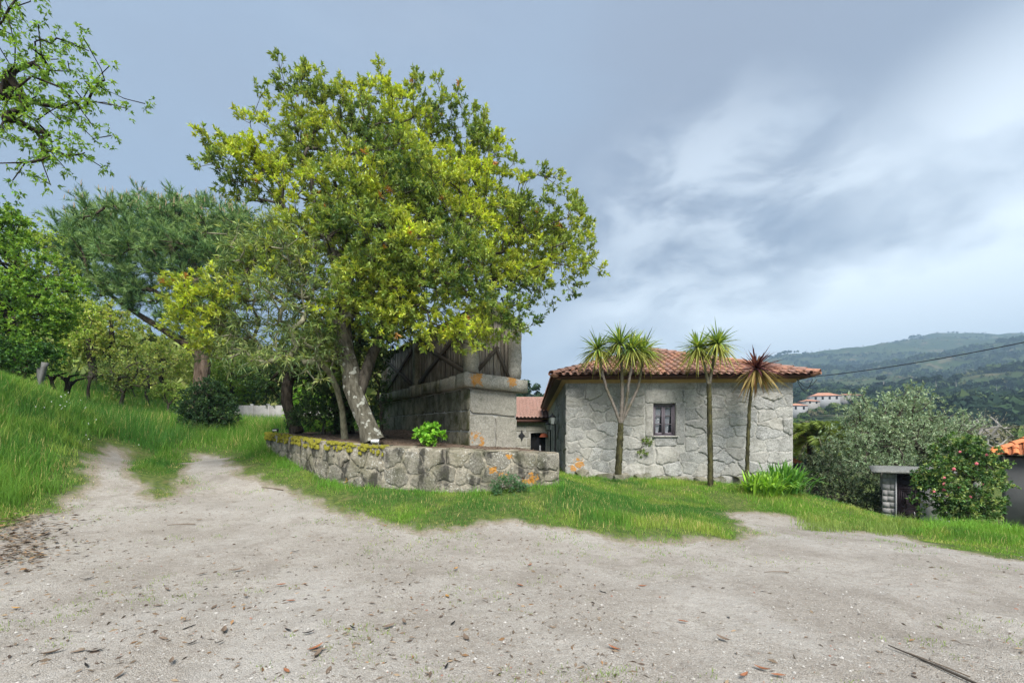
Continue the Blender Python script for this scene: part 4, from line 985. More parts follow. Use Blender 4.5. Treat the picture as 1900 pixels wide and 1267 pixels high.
def limbs(X, PA, r0, rmin=0.006, power=1.8, k=6, flare=1.35, taper_nodes=0):
    n = len(X); cnt = np.zeros(n); has = np.zeros(n, bool); has[PA[PA >= 0]] = True; cnt[~has] = 1
    for i in range(n - 1, 0, -1):
        if PA[i] >= 0: cnt[PA[i]] += cnt[i]
    rad = r0 * (cnt / cnt.max()) ** (1 / power); rad = np.maximum(rad, rmin); rad[0] *= flare
    main = {}
    for i in range(1, n):
        p = PA[i]
        if p not in main or cnt[i] > cnt[main[p]]: main[p] = i
    Vs, Fs, nb = [], [], 0; ring = {}; FR = []
    for i in range(n):
        pts_dir = X[i] - X[PA[i]] if PA[i] >= 0 else X[1] - X[0]
        if i in main: pts_dir = unit(pts_dir) + unit(X[main[i]] - X[i])
        ring[i] = (unit(pts_dir), rad[i])
    def ringv(c, t, r, kk):
        ref = np.array([0.3, 0.9, 0.2]); a = unit(np.cross(t, ref)); b = np.cross(t, a); an = np.arange(kk) * 2 * np.pi / kk
        return c + r * (np.cos(an)[:, None] * a + np.sin(an)[:, None] * b)
    done = {}
    for i in range(1, n):
        p = PA[i]; kk = k if rad[i] > 0.03 else (4 if rad[i] > 0.012 else 3)
        if main.get(p) == i: r_p = rad[p]; tp = ring[p][0]
        else: r_p = min(rad[p], rad[i] * 1.25); tp = unit(X[i] - X[p])
        Vs.append(ringv(X[p], tp, r_p, kk)); Vs.append(ringv(X[i], ring[i][0], rad[i], kk))
        j = np.arange(kk); j2 = (j + 1) % kk; Fs.append(np.stack([nb + j, nb + j2, nb + kk + j2, nb + kk + j], 1)); nb += 2 * kk; FR.append(np.full(kk, rad[i]))
    return np.vstack(Vs), np.vstack(Fs), np.concatenate(FR)
def leaf_cloud(base, dirs, ln, wd, col, rg, up=0.25, fold=0.25, droop=0.0):
    """one folded four-point leaf per row"""
    n = len(base); d = unit(dirs); side = unit(np.cross(d, unit(rg.normal(0, 1, (n, 3)) * 0.55 + np.array([0, 0, 1.0])))); nr = np.cross(side, d)
    nr = nr * np.sign(nr[:, 2:3] + 1e-6); ln = np.broadcast_to(ln, (n,))[:, None]; wd = np.broadcast_to(wd, (n,))[:, None]
    tip = base + d * ln - np.array([0, 0, 1.0]) * droop * ln; mid = base + d * ln * 0.48
    V = np.stack([base, mid - side * wd / 2 + nr * wd * fold, tip, mid + side * wd / 2 + nr * wd * fold], 1).reshape(-1, 3)
    i = np.arange(n)[:, None] * 4; F = np.concatenate([i + np.array([[0, 2, 1]]), i + np.array([[0, 3, 2]])], 0)
    return V, F, np.repeat(np.asarray(col, float), 4, 0)
def rosettes(pos, dirs, nper, ln, wd, cols, rg, spread=1.0, back=0.15, colj=0.18, **k):
    """nper leaves round each twig end; cols one colour per twig"""
    n = len(pos); base = np.repeat(pos, nper, 0); d = np.repeat(unit(dirs), nper, 0)
    rnd = unit(rg.normal(0, 1, (n * nper, 3))); dd = d * rg.uniform(0.1, 1.0, (n * nper, 1)) + rnd * spread
    base = base - d * rg.uniform(0, back, (n * nper, 1))
    col = np.repeat(cols, nper, 0) * rg.uniform(1 - colj, 1 + colj, (n * nper, 1)) * (1 + rg.normal(0, 0.06, (n * nper, 3)))
    return leaf_cloud(base, dd, ln * rg.uniform(0.65, 1.15, n * nper), wd * rg.uniform(0.75, 1.15, n * nper), np.clip(col, 0.003, 1), rg, **k)
def lobes_sample(lobes, n, rg, shell=0.5, flat=1.0):
    """lobes: (px, py, depth, radius px[, depth stretch])"""
    wts = np.array([l[3] ** 2 * l[2] ** 2 for l in lobes], float); wts /= wts.sum(); pts = []
    for l, m in zip(lobes, rg.multinomial(n, wts)):
        c = at(l[0], l[1], l[2]); r_ = l[3] * l[2] / F_PX; q = unit(rg.normal(0, 1, (m, 3))) * (rg.random((m, 1)) ** shell) * r_
        q[:, 1] *= l[4] if len(l) > 4 else 1.0; q[:, 2] *= flat; pts.append(c + q)
    return np.vstack(pts)
def pick(palette, n, rg, noise=None):
    """palette: list of (weight, rgb)"""
    wts = np.array([p[0] for p in palette], float); cum = np.cumsum(wts / wts.sum()); u = rg.random(n) if noise is None else np.clip(noise + rg.normal(0, .14, n), 0, .999)
    return np.array([p[1] for p in palette])[np.searchsorted(cum, u)]
def plant(name, label, cat, base, trunk, lobes, rg, ntar, twigs, twig_len, nleaf, ln, wd, palette, r0=.12, bark_m=BARK, leaf_m=LEAF, spread=.9, shell=.5, flat=1.0, seg=.45,
          wob=.06, kpath=.25, trunk_name='trunk', crown_name='crown', group=None, colnoise=None, droop=0.0, fold=.25, extra_targets=None, back=.15, outward=.6, bark2=None, old=0.0, rise=.25, rmin=.005, power=1.8):
    o = empty(name, base, label, cat, group)
    tg = lobes_sample(lobes, ntar, rg, shell, flat)
    if extra_targets is not None: tg = np.vstack([tg, extra_targets])
    X, PA, DIR, tips = grow(trunk, tg, rg, seg, kpath, wob)
    b = np.asarray(base, float)
    V, F, FR = limbs(X, PA, r0, rmin=rmin, power=power)
    tn = np.repeat(tips, twigs); c = tg.mean(0)
    dv = unit(DIR[tn] * .7 + unit(rg.normal(0, 1, (len(tn), 3))) * .9 + unit(X[tn] - c) * outward * .5 + np.array([0, 0, rise])) * (twig_len * rg.uniform(.4, 1.15, (len(tn), 1)))
    st = X[tn]; en = st + dv
    # twig sticks
    sd = unit(np.cross(dv, np.array([.2, .3, 1.0]))) * rmin * .6; nn = len(st); nv = len(V)
    V = np.vstack([V, np.stack([st - sd, st + sd, en + sd * .4, en - sd * .4], 1).reshape(-1, 3)]); F = np.vstack([F, np.arange(nn)[:, None] * 4 + nv + np.arange(4)[None]])
    mi = np.concatenate([(FR < .09).astype(int), np.ones(nn, int)]) if bark2 else None
    obj(trunk_name, mesh(trunk_name, V - b, F, [bark_m, bark2] if bark2 else bark_m, smooth=True, mi=mi), o, b)
    nz = None
    if colnoise is not None: nz = colnoise(en)
    cols = pick(palette, len(en), rg, nz)
    if old: m_ = rg.random(len(en)) < old; cols[m_] = ORNG
    parts = [rosettes(en, dv, nleaf, ln, wd, cols, rg, spread, back * twig_len * 2, droop=droop, fold=fold)]
    Vl = np.vstack([p[0] for p in parts]); Fl = parts[0][1]; Cl = parts[0][2]
    obj(crown_name, mesh(crown_name, Vl - b, Fl, leaf_m, col=Cl), o, b)
    return o, X, PA, tips
def noise3(p, s):  # smooth 0..1 field used to spread fresh and old foliage over a crown
    a = fbm(p[:, 0] + p[:, 2] * .7, p[:, 2] - p[:, 1] * .6, s, 3); a = (a - .2) / .5
    return np.clip(a, 0, 1)

# ------------------------------------------------------------------ the big broadleaf tree
rg = np.random.default_rng(11)
LIME, YEL, MIDG, DKG, ORNG = (.28, .325, .036), (.215, .25, .043), (.13, .175, .039), (.052, .088, .027), (.25, .13, .04)
pal_main = [(.20, DKG), (.32, MIDG), (.24, YEL), (.18, LIME)]
tb = at(692, 818, 10.9)
trunk = [tb, at(683, 790, 10.9), at(668, 755, 10.95), at(655, 722, 11.0), at(652, 690, 11.1), at(640, 650, 11.2), at(634, 600, 11.4), at(640, 540, 11.6)]
lob = [(590,165,12.2,75),(560,125,12.2,42),(735,185,12.5,75),(835,200,12.5,72),(900,255,12.4,50),(520,230,12,70),(430,285,11.8,52),(395,265,11.7,35),(650,280,12.6,115),(790,300,13,115),(885,350,12.6,85),(470,330,11.9,55),(540,370,12,70),(680,400,11.6,105),
  (600,460,11.4,85),(810,430,11.6,115),(930,420,12.2,90),(1010,400,12.2,70),(1065,430,12,50),(1075,490,11.8,42),(1000,510,11.8,78),(900,530,11.4,85),(780,540,10.6,90),(690,540,10.6,75),(960,590,11.4,42),(860,580,10.4,50),(740,575,10.2,46),
  (640,590,10.6,50),(700,470,9.9,80),(840,480,10.0,80),(640,380,10.6,70),(760,350,10.8,90),(720,300,14.2,140),(850,430,14.4,120),(650,450,14.0,110),(960,480,13.6,85),(540,470,12.2,60),(800,612,10.3,38),(870,618,10.4,38),(930,605,10.8,38),(715,600,10.1,36),(840,632,10.5,28),(905,635,10.9,26),(960,610,10.9,34),(945,575,10.8,34),(600,640,11.6,46),(560,605,11.4,42),(650,640,12.0,40),(620,690,12.2,30),(560,660,11.8,34),(650,520,10.2,60),(760,470,9.8,60)]
lime_branch = [(345,545,10.3,34),(395,545,10.2,40),(365,590,10.2,28),(440,505,10.3,36),(410,585,10.2,30),(320,560,10.3,18),(500,500,10.6,40),(350,590,10.1,24),(430,540,10.0,34),(375,625,10.1,26),(335,600,10.2,20),(410,640,10.2,24)]
lob = [(l[0], l[1] + (38 if l[1] < 250 else 24 if l[1] < 330 else 0), *l[2:]) for l in lob]
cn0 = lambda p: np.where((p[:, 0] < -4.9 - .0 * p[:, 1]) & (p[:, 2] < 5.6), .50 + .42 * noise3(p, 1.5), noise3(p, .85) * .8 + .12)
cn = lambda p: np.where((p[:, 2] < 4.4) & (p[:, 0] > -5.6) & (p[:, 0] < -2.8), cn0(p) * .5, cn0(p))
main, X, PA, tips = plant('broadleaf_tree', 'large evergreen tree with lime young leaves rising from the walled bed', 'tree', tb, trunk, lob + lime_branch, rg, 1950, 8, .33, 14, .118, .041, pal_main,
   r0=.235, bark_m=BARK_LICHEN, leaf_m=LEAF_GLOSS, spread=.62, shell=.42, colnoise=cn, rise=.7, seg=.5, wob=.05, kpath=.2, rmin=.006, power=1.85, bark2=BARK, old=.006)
# second stem forking right from the same stool
st2 = [at(662, 738, 11.0), at(676, 700, 11.1), at(690, 660, 11.3), at(708, 625, 11.5), at(735, 570, 11.8)]
Vt, Ft = tube_vf(st2, [.17, .15, .135, .12, .08], 8); b = np.array(main.location); obj('limb', mesh('limb', Vt - b, Ft, BARK, smooth=True), main, b)

# ------------------------------------------------------------------ oleander-like shrub arching left
rg = np.random.default_rng(12)
ob = at(640, 806, 11.9); ob[2] = bedz_at(ob[0], ob[1])
pal_ol = [(.45, (.065, .10, .042)), (.35, (.12, .16, .06)), (.2, (.19, .23, .085))]
lo_ol = [(440,510,10.6,50),(480,470,10.7,50),(520,550,10.5,56),(560,500,10.8,56),(440,580,10.4,42),(480,620,10.4,40),(550,620,10.6,46),(600,560,10.8,45),(415,440,10.9,30),(600,650,10.6,36),(400,600,10.3,26),(510,440,11,35),(540,660,10.4,28),(440,630,10.3,32),(490,670,10.3,24),(420,660,10.2,18),(590,690,10.4,20)]
plant('oleander_shrub', 'arching shrub with pale stems and long narrow leaves left of the big tree', 'shrub', ob, [ob, at(635, 760, 11.6), at(625, 720, 11.3), at(612, 692, 11.1)], lo_ol, rg, 300, 5, .33, 7, .20, .024, pal_ol,
   r0=.075, bark_m=STEM_PALE, spread=.7, shell=.45, seg=.35, wob=.035, kpath=.0, trunk_name='stems', crown_name='foliage', rmin=.009, power=3.4, droop=.12, fold=.1)

# ------------------------------------------------------------------ dark trees behind the bed
rg = np.random.default_rng(13)
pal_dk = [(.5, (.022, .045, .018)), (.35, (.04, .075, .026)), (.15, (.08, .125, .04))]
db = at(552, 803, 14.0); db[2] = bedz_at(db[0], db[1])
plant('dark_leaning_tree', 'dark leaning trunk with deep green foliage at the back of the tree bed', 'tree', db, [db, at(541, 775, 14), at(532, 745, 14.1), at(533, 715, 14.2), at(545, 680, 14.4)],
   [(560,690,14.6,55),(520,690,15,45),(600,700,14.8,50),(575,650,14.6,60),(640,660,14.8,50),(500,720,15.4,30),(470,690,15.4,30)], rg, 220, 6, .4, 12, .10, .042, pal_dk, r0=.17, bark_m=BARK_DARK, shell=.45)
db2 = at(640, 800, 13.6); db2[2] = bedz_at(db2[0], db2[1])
plant('thick_dark_tree', 'thick dark trunk standing behind the pale lichened trunk', 'tree', db2, [db2, at(634, 760, 13.6), at(628, 715, 13.7), at(622, 660, 13.8), at(630, 600, 13.9)],  # dark bark and deep green leaf colours
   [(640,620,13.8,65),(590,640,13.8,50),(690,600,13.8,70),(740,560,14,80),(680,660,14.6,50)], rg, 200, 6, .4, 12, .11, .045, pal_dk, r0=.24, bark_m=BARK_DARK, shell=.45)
def shrub(name, label, base, lobes, seed, ntar, twigs, tl, nl, ln, wd, pal, cat='shrub', r0=.05, bark_m=BARK, leaf=LEAF, **k):
    rg_ = np.random.default_rng(seed); base = np.asarray(base, float); c = np.mean([at(*l[:3]) for l in lobes], 0)
    k.setdefault('trunk_name', 'stems'); k.setdefault('crown_name', 'foliage')
    return plant(name, label, cat, base, [base, base * .7 + c * .3, base * .45 + c * .55], lobes, rg_, ntar, twigs, tl, nl, ln, wd, pal, r0=r0, bark_m=bark_m, leaf_m=leaf, **k)
def onbed(px, py, d): p = at(px, py, d); p[2] = bedz_at(p[0], p[1]); return p
def ong(px, d): x_ = (px - 950) / F_PX * d; return np.array([x_, d, gzs(x_, d)])
shrub('bed_shrub', 'deep green shrub low between the dark trunks in the bed', onbed(600, 800, 13.2), [(600,760,13.2,42),(570,775,13.4,25),(630,775,13.2,26),(615,730,13.4,30)], 21, 110, 6, .3, 10, .10, .035, [(.6, (.025, .05, .02)), (.4, (.05, .085, .03))])
shrub('bed_climber', 'narrow dark leafy climber beside the granary base', onbed(708, 803, 12.4), [(706,720,12.4,14),(708,750,12.4,14),(706,780,12.4,13),(700,690,12.4,14)], 22, 50, 5, .22, 9, .09, .03, [(.6, (.025, .05, .02)), (.4, (.045, .08, .03))])
shrub('bright_back_shrub', 'bright green shrub seen between the dark trunks', ong(575, 19), [(575,735,19,26),(560,765,19,20),(595,755,19,22)], 23, 70, 5, .35, 9, .12, .06, [(.6, (.10, .2, .03)), (.4, (.16, .27, .04))])
shrub('dark_hedge', 'very dark evergreen shrub behind the low concrete wall', ong(505, 27), [(505,725,27,30),(480,740,27,20),(535,735,27,26),(560,700,28,36),(520,690,28,36),(610,720,28,40)], 24, 170, 6, .45, 10, .16, .08, pal_dk)
shrub('hydrangea', 'small bright green hydrangea in front of the granary base', onbed(797, 820, 10.9), [(782,808,10.9,11),(812,809,10.9,11),(797,800,10.9,12),(797,812,10.7,12)], 25, 40, 3, .1, 6, .12, .09, [(.5, (.09, .20, .02)), (.5, (.15, .29, .035))], fold=.12, spread=1.1, r0=.012, rmin=.004)

# ------------------------------------------------------------------ round dark bush in the meadow
bb = ong(385, 17.2)
shrub('round_bush', 'dense rounded dark green bush in front of the pine trunk', bb, [(384,748,17.2,40),(363,762,17.2,30),(407,762,17.2,30),(384,785,17.0,32),(390,730,17.2,26),(360,782,17.0,24),(410,782,17.0,24)], 31, 460, 7, .2, 9, .075, .035, [(.5, (.018, .04, .018)), (.4, (.03, .06, .024)), (.1, (.06, .10, .035))], r0=.12, shell=.3, seg=.3)

# ------------------------------------------------------------------ umbrella pine
rg = np.random.default_rng(14)
pb = ong(372, 22.0)
pin = empty('umbrella_pine', pb, 'spreading umbrella pine with thick trunk behind the meadow path', 'tree')
ptr = [pb, at(374, 705, 22), at(376, 680, 22), at(376, 660, 22), at(392, 625, 22.2), at(405, 580, 22.4)]
plob = [(150,425,21.5,45),(215,415,21.5,50),(280,410,21.5,50),(345,410,22,50),(410,415,22,50),(470,440,22.5,48),(118,465,21.5,34),(165,480,21,48),(240,470,20.5,58),(310,475,21,56),(380,480,21.5,58),(450,480,22,50),(205,520,21,34),(150,510,21,28),(265,525,21,38),(325,535,21,40),
        (385,550,21.5,36),(250,552,21,26),(305,570,21.2,30),(200,538,21,24),(350,590,21.4,28),(395,600,22,28),(165,535,21,20),(500,470,23,45),(430,540,23,42),(300,430,25,75),(200,440,25,60),(400,450,25.5,75)]
tg = lobes_sample(plob, 640, rg, .5, .8); limb1 = [at(340, 632, 21.8), at(290, 600, 21.6), at(240, 570, 21.4), at(190, 545, 21.3), at(150, 522, 21.2), at(300, 590, 20.8), at(270, 560, 20.6), at(350, 600, 20.8), at(340, 560, 20.6), at(230, 545, 20.8)]
X, PA, DIR, tips = grow(ptr, np.vstack([np.array(limb1), tg]), rg, .7, .15, .04)
V, F = limbs(X, PA, .34, rmin=.012, power=1.9, flare=1.2)[:2]; obj('trunk', mesh('trunk', V - pb, F, BARK_PINE, smooth=True), pin, pb)
tn = np.repeat(tips, 12); dv = unit(unit(rg.normal(0, 1, (len(tn), 3))) + DIR[tn] * .4 + np.array([0, 0, .55])) * rg.uniform(.2, .75, (len(tn), 1)); en = X[tn] + dv
nn_ = 26; base = np.repeat(en, nn_, 0); d0 = np.repeat(unit(dv), nn_, 0); dd = unit(d0 * rg.uniform(.4, 1.1, (len(base), 1)) + unit(rg.normal(0, 1, (len(base), 3))) * .62 + np.array([0, 0, .2]))
base = base - d0 * rg.uniform(0, .3, (len(base), 1)); ln = rg.uniform(.16, .30, (len(base), 1)); sd = unit(np.cross(dd, rg.normal(0, 1, dd.shape))) * .0125
V = np.stack([base - sd, base + sd, base + dd * ln], 1).reshape(-1, 3); F = np.arange(len(V)).reshape(-1, 3)
pal_p = [(.35, (.06, .12, .05)), (.4, (.12, .20, .068)), (.25, (.19, .275, .10))]; cols = np.repeat(np.repeat(pick(pal_p, len(en), rg), nn_, 0) * rg.uniform(.75, 1.25, (len(base), 1)), 3, 0)
obj('needles', mesh('needles', V - pb, F, NEEDLE, col=cols), pin, pb)
Vt, Ft = tube_vf([at(377, 668, 22), at(355, 645, 21.9), at(315, 618, 21.7), at(270, 592, 21.5), at(225, 562, 21.3), at(180, 530, 21.2)], [.26, .21, .17, .13, .09, .05], 8); obj('limb', mesh('limb', Vt - pb, Ft, BARK_PINE, smooth=True), pin, pb)
topm = en[(en[:, 2] > np.percentile(en[:, 2], 62))]; topm = topm[rg.random(len(topm)) < .3]
cpt = []; 
for p in topm:
    h = rg.uniform(.14, .32); cpt.append(tube_vf([p, p + [rg.normal(0, .02), 0, h * .6], p + [rg.normal(0, .03), 0, h]], [.022, .018, .006], 4))
V, F = join(cpt); tag(obj('candles', mesh('candles', V - pb, F, plain('pine_candle', (.36, .27, .17), .9)), pin, pb), kind='stuff')

# ------------------------------------------------------------------ overhanging tree at the upper left
rg = np.random.default_rng(15)
ub = ong(-420, 7.6); fresh = [(.5, (.10, .175, .03)), (.35, (.15, .235, .04)), (.15, (.06, .11, .025))]
U = lambda px, py, d=7.2: at(px, py, d)
sweepers = [[(-60,140),(60,120),(125,140),(205,113)],[(-60,150),(50,160),(150,185),(215,195),(262,196)],[(-60,160),(40,190),(110,230),(170,255),(215,260)],[(-60,200),(20,250),(70,290),(120,310),(185,318)],[(-60,180),(0,235),(40,300),(75,330),(95,350)],
            [(-60,40),(20,20),(60,10),(40,-30)],[(-60,80),(20,60),(70,75),(140,80),(160,85)],[(-60,110),(40,85),(95,95),(150,70)],[(-60,250),(-10,300),(25,335)],[(-60,100),(20,130),(90,150),(140,165)],[(-60,60),(10,40),(30,0),(60,-20)],[(-60,130),(20,170),(100,180),(190,165),(240,190)],[(-60,200),(10,220),(80,255),(140,270)]]
o = empty('overhanging_tree', ub, 'deciduous tree leaning in from the left edge with fresh green twigs against the sky', 'tree')
tr = [ub, U(-410, 700, 7.6), U(-390, 520, 7.6), U(-340, 360, 7.5), U(-260, 260, 7.4), U(-160, 190, 7.3), U(-100, 160, 7.2)]
tgs = []
for sw_ in sweepers:
    dj = rg.uniform(6.6, 8.0)
    for p in sw_: tgs.append(U(p[0] + rg.normal(0, 5), p[1] + rg.normal(0, 5), dj + rg.normal(0, .1)))
tgs = np.array(tgs); ex = np.vstack([lobes_sample([(20,110,7.2,90),(60,70,7.2,60),(-40,60,7.3,120),(-60,220,7.3,90),(20,60,7,60),(-200,0,7.5,200),(-300,250,7.6,160)], 150, rg, .5), lobes_sample([(90,170,7.2,80),(60,250,7.2,70),(120,300,7.2,45),(170,190,7.2,50)], 55, rg, .5)])
X, PA, DIR, tips = grow(tr, np.vstack([tgs, ex]), rg, .22, .05, .04)
V, F = limbs(X, PA, .15, rmin=.004, power=1.6)[:2]; obj('trunk', mesh('trunk', V - ub, F, BARK_DARK, smooth=True), o, ub)
tn = np.repeat(tips, 6); dv = unit(unit(rg.normal(0, 1, (len(tn), 3))) + DIR[tn] * .6) * rg.uniform(.05, .22, (len(tn), 1)); en = X[tn] + dv
V, F, Cl = rosettes(en, dv, 8, .07, .028, pick(fresh, len(en), rg), rg, .9, .05, droop=.15); obj('crown', mesh('crown', V - ub, F, LEAF, col=Cl), o, ub)

# ------------------------------------------------------------------ left bright trees and meadow background
rg = np.random.default_rng(16)
pal_br = [(.45, (.085, .155, .026)), (.35, (.14, .225, .036)), (.2, (.04, .085, .02))]
lb = ong(-20, 15.0)
plant('bright_green_tree', 'bright fresh green tree on the grassy bank at the left edge', 'tree', lb, [lb, at(-15, 640, 15), at(0, 590, 15), at(10, 540, 15)],
   [(20,560,14.6,70),(70,560,14.6,55),(90,610,14.4,42),(30,630,14.4,55),(115,540,14.4,26),(40,500,14.8,50),(10,450,15,45),(-60,520,15,90),(-80,620,15,80),(60,655,14.2,32),(20,420,15.2,30),(100,590,14.4,30),(0,680,14.4,30)], rg, 430, 7, .42, 12, .11, .06, pal_br, r0=.22, bark_m=BARK_DARK, shell=.42)
lb2 = ong(30, 20.0)
plant('yellow_green_tree', 'lighter yellow green tree with thin bare tips behind the bright tree', 'tree', lb2, [lb2, at(30, 600, 20), at(32, 520, 20), at(35, 470, 20)],
   [(30,440,20,40),(70,470,20,45),(10,480,20,50),(95,510,20,38),(60,540,20,45),(120,560,20,40),(140,600,20,34)], rg, 210, 6, .5, 9, .13, .06, [(.5, (.16, .22, .045)), (.5, (.22, .29, .06))], r0=.16, shell=.45, spread=.9)
pal_pale = [(.5, (.25, .29, .08)), (.3, (.19, .25, .06)), (.2, (.33, .35, .13))]
def bgtree(name, label, px, d, tpts, lobes, seed, n, pal=pal_pale, r0=.2, ln=.16, wd=.075, nl=12, tw=7, tl=.55, bm=BARK, rmin=.008, **k):
    b = ong(px, d); rg_ = np.random.default_rng(seed)
    return plant(name, label, 'tree', b, [b] + [at(*t) for t in tpts], lobes, rg_, n, tw, tl, nl, ln, wd, pal, r0=r0 * .8, bark_m=bm, rmin=rmin, group='trees at the back of the meadow', **k)
bgtree('meadow_tree', 'old tree with dark forked trunk and sparse yellow green leaves beyond the meadow', 203, 26, [(204, 700, 26), (206, 660, 26), (208, 630, 26), (205, 590, 26)], [(200,600,26,40),(240,620,26,30),(170,640,26,30),(215,650,26,26),(180,590,26,36)], 41, 120, r0=.20, bm=BARK)
bgtree('meadow_tree', 'pale leaning trunk beside the old forked tree', 172, 25, [(172, 690, 25), (168, 650, 25), (160, 610, 25)], [(150,620,25,34),(170,640,25,26),(130,650,25,28),(140,600,25,30)], 42, 90, r0=.22)
bgtree('meadow_tree', 'sparse spreading willow-like tree left of the pine trunk', 300, 30, [(300, 700, 30), (300, 670, 30)], [(300,680,30,40),(270,690,30,30),(335,690,30,30),(310,655,30,30),(260,660,30,25),(350,660,30,24)], 43, 150, ln=.16, nl=7)
bgtree('meadow_tree', 'yellow green tree right behind the pine trunk', 432, 28, [(432, 720, 28), (430, 690, 28)], [(430,700,28,36),(410,720,28,26),(455,715,28,30),(440,745,28,24),(400,690,28,22),(465,690,28,24)], 44, 170, pal=[(.6, (.14, .21, .045)), (.4, (.2, .27, .06))], ln=.15)
bgtree('meadow_tree', 'pale far tree between the pine and the leftmost trees', 240, 40, [(240, 700, 40), (240, 680, 40)], [(240,690,40,34),(200,700,40,30),(280,700,40,34),(320,710,40,34),(160,690,40,34),(120,680,40,34),(360,710,40,30)], 45, 220, ln=.22, wd=.11, tl=.8)
shrub('multi_stem_shrub', 'many-stemmed shrub with pale leaves standing in the meadow', ong(222, 21), [(225,700,21,30),(250,680,21,28),(205,690,21,22),(240,715,21,24),(280,690,21,20),(215,725,21,18)], 46, 130, 5, .4, 7, .11, .045, [(.4, (.15, .18, .05)), (.35, (.10, .15, .04)), (.25, (.05, .08, .025))], r0=.08, bark_m=BARK, seg=.5, power=2.6, rmin=.009)
shrub('meadow_shrub', 'light green low shrub at the meadow edge beside the round bush', ong(310, 22), [(315,725,22,18),(335,735,22,16),(295,735,22,14)], 47, 50, 5, .3, 7, .11, .05, [(1, (.16, .22, .05))])
shrub('bank_shrub', 'dark low shrub under the bright tree on the bank', ong(40, 13.6), [(30,670,13.6,34),(70,675,13.6,22),(5,665,13.6,30),(85,660,13.6,18)], 48, 130, 6, .3, 9, .09, .05, [(.7, (.025, .06, .018)), (.3, (.06, .13, .025))])
# vine stocks and posts along the meadow edge
POST = plain('weathered_post', (.13, .13, .125), .95, .3, 8)
for px, d, hgt, lean, lab in ((62, 13.2, 1.0, -.30, 'leaning grey fence post half sunk in the bank grass'), (74, 13.4, .95, .05, 'upright grey fence post under the bright tree')):
    p = ong(px, d); tag(simple('fence_post', [rough_box(p - HZ * .3 + [-.06, 0, 0], (.11, 0, 0), (0, .11, 0), (lean * -1, 0, hgt + .3), .006)], POST), lab, 'post', 'old fence posts')
for i, (px, d, amp) in enumerate(((101, 16, .10), (119, 16.4, -.12), (131, 17, .08), (165, 21, .05), (273, 24, -.06), (275, 27, .05))):
    p = ong(px, d); h_ = (0.95, 1.0, .95, 1.25, 1.1, 1.2)[i]; t_ = np.linspace(0, 1, 8); pts = np.array([p + np.array([amp * math.sin(t * 5 + i), .03 * math.sin(t * 7), -.15 + (h_ + .15) * t]) for t in t_])
    tag(simple('vine_stock', [tube_vf(pts, np.linspace(.075, .05, 8), 7), tube_vf([pts[-2], pts[-1] + [.15, 0, .05], pts[-1] + [.5, 0, .12]], [.05, .04, .02], 6), tube_vf([pts[-2], pts[-1] + [-.15, 0, .04], pts[-1] + [-.45, 0, .1]], [.05, .035, .02], 6)], BARK_DARK, None, True),
        ('leftmost gnarled vine stock nearest the grass bank', 'second gnarled vine stock curved like a hook', 'thin third vine stock in the row', 'stouter vine stock under the pale leaning trunk', 'dark vine stock in the meadow left of the round bush', 'far vine stock beyond the meadow')[i], 'vine', 'gnarled vine stocks')

# ------------------------------------------------------------------ cordylines
def spear_crown(c, n, ln, wd, rg_, pal, dry=0.0, lean=(0, 0, 0), low=-.55, dryc=(.22, .22, .05)):
    """radiating sword leaves, 3 segments each"""
    u = rg_.random(n); el = np.arcsin(low * 1.2 + (0.99 - low * 1.2) * u); az_ = rg_.uniform(0, 2 * np.pi, n); d = np.stack([np.cos(el) * np.cos(az_), np.cos(el) * np.sin(az_), np.sin(el)], 1) + np.asarray(lean)
    d = unit(d); L_ = ln * rg_.uniform(.6, 1.12, n)[:, None]; sd = unit(np.cross(d, np.array([0, 0, 1.0]) + rg_.normal(0, .25, (n, 3)))); g = np.array([0, 0, -1.0])
    dr_ = (rg_.uniform(.05, .45, (n, 1)) + (d[:, 2:3] < .1) * .15)
    cs = [c + d * L_ * t + g * dr_ * L_ * t * t for t in (.04, .35, .7, 1.0)]; ws = [.55, 1.0, .75, .05]
    V = np.stack([q + s * sd * wd * w_ * .5 for q, w_ in zip(cs, ws) for s in (-1, 1)], 1).reshape(-1, 3); i = np.arange(n)[:, None] * 8
    F = np.concatenate([i + np.array([[0, 1, 3, 2]]), i + np.array([[2, 3, 5, 4]]), i + np.array([[4, 5, 7, 6]])], 0)
    col = pick(pal, n, rg_); 
    if dry: m_ = (d[:, 2] < -.12); col[m_] = np.array(dryc) * rg_.uniform(.7, 1.2, (m_.sum(), 1))
    col = col * rg_.uniform(.75, 1.25, (n, 1)); return V, F, np.repeat(col, 8, 0)
BARK_COR = M('cordyline_bark', .95, .1); _n = BARK_COR.noise(30, 4, .6, stretch=(.3, .3, 1.6)); _g = BARK_COR.noise(2.2, 3)
BARK_COR.bump(_n, .8, .02); BARK_COR = BARK_COR.done(BARK_COR.mix(BARK_COR.rng(_g, .45, .65), BARK_COR.mix(_n, (.07, .06, .05), (.25, .22, .19)), BARK_COR.mix(_n, (.05, .05, .03), (.13, .12, .06))))
MOSSY_COR = bark('mossy_cordyline_bark', (.03, .028, .018), (.085, .08, .035))
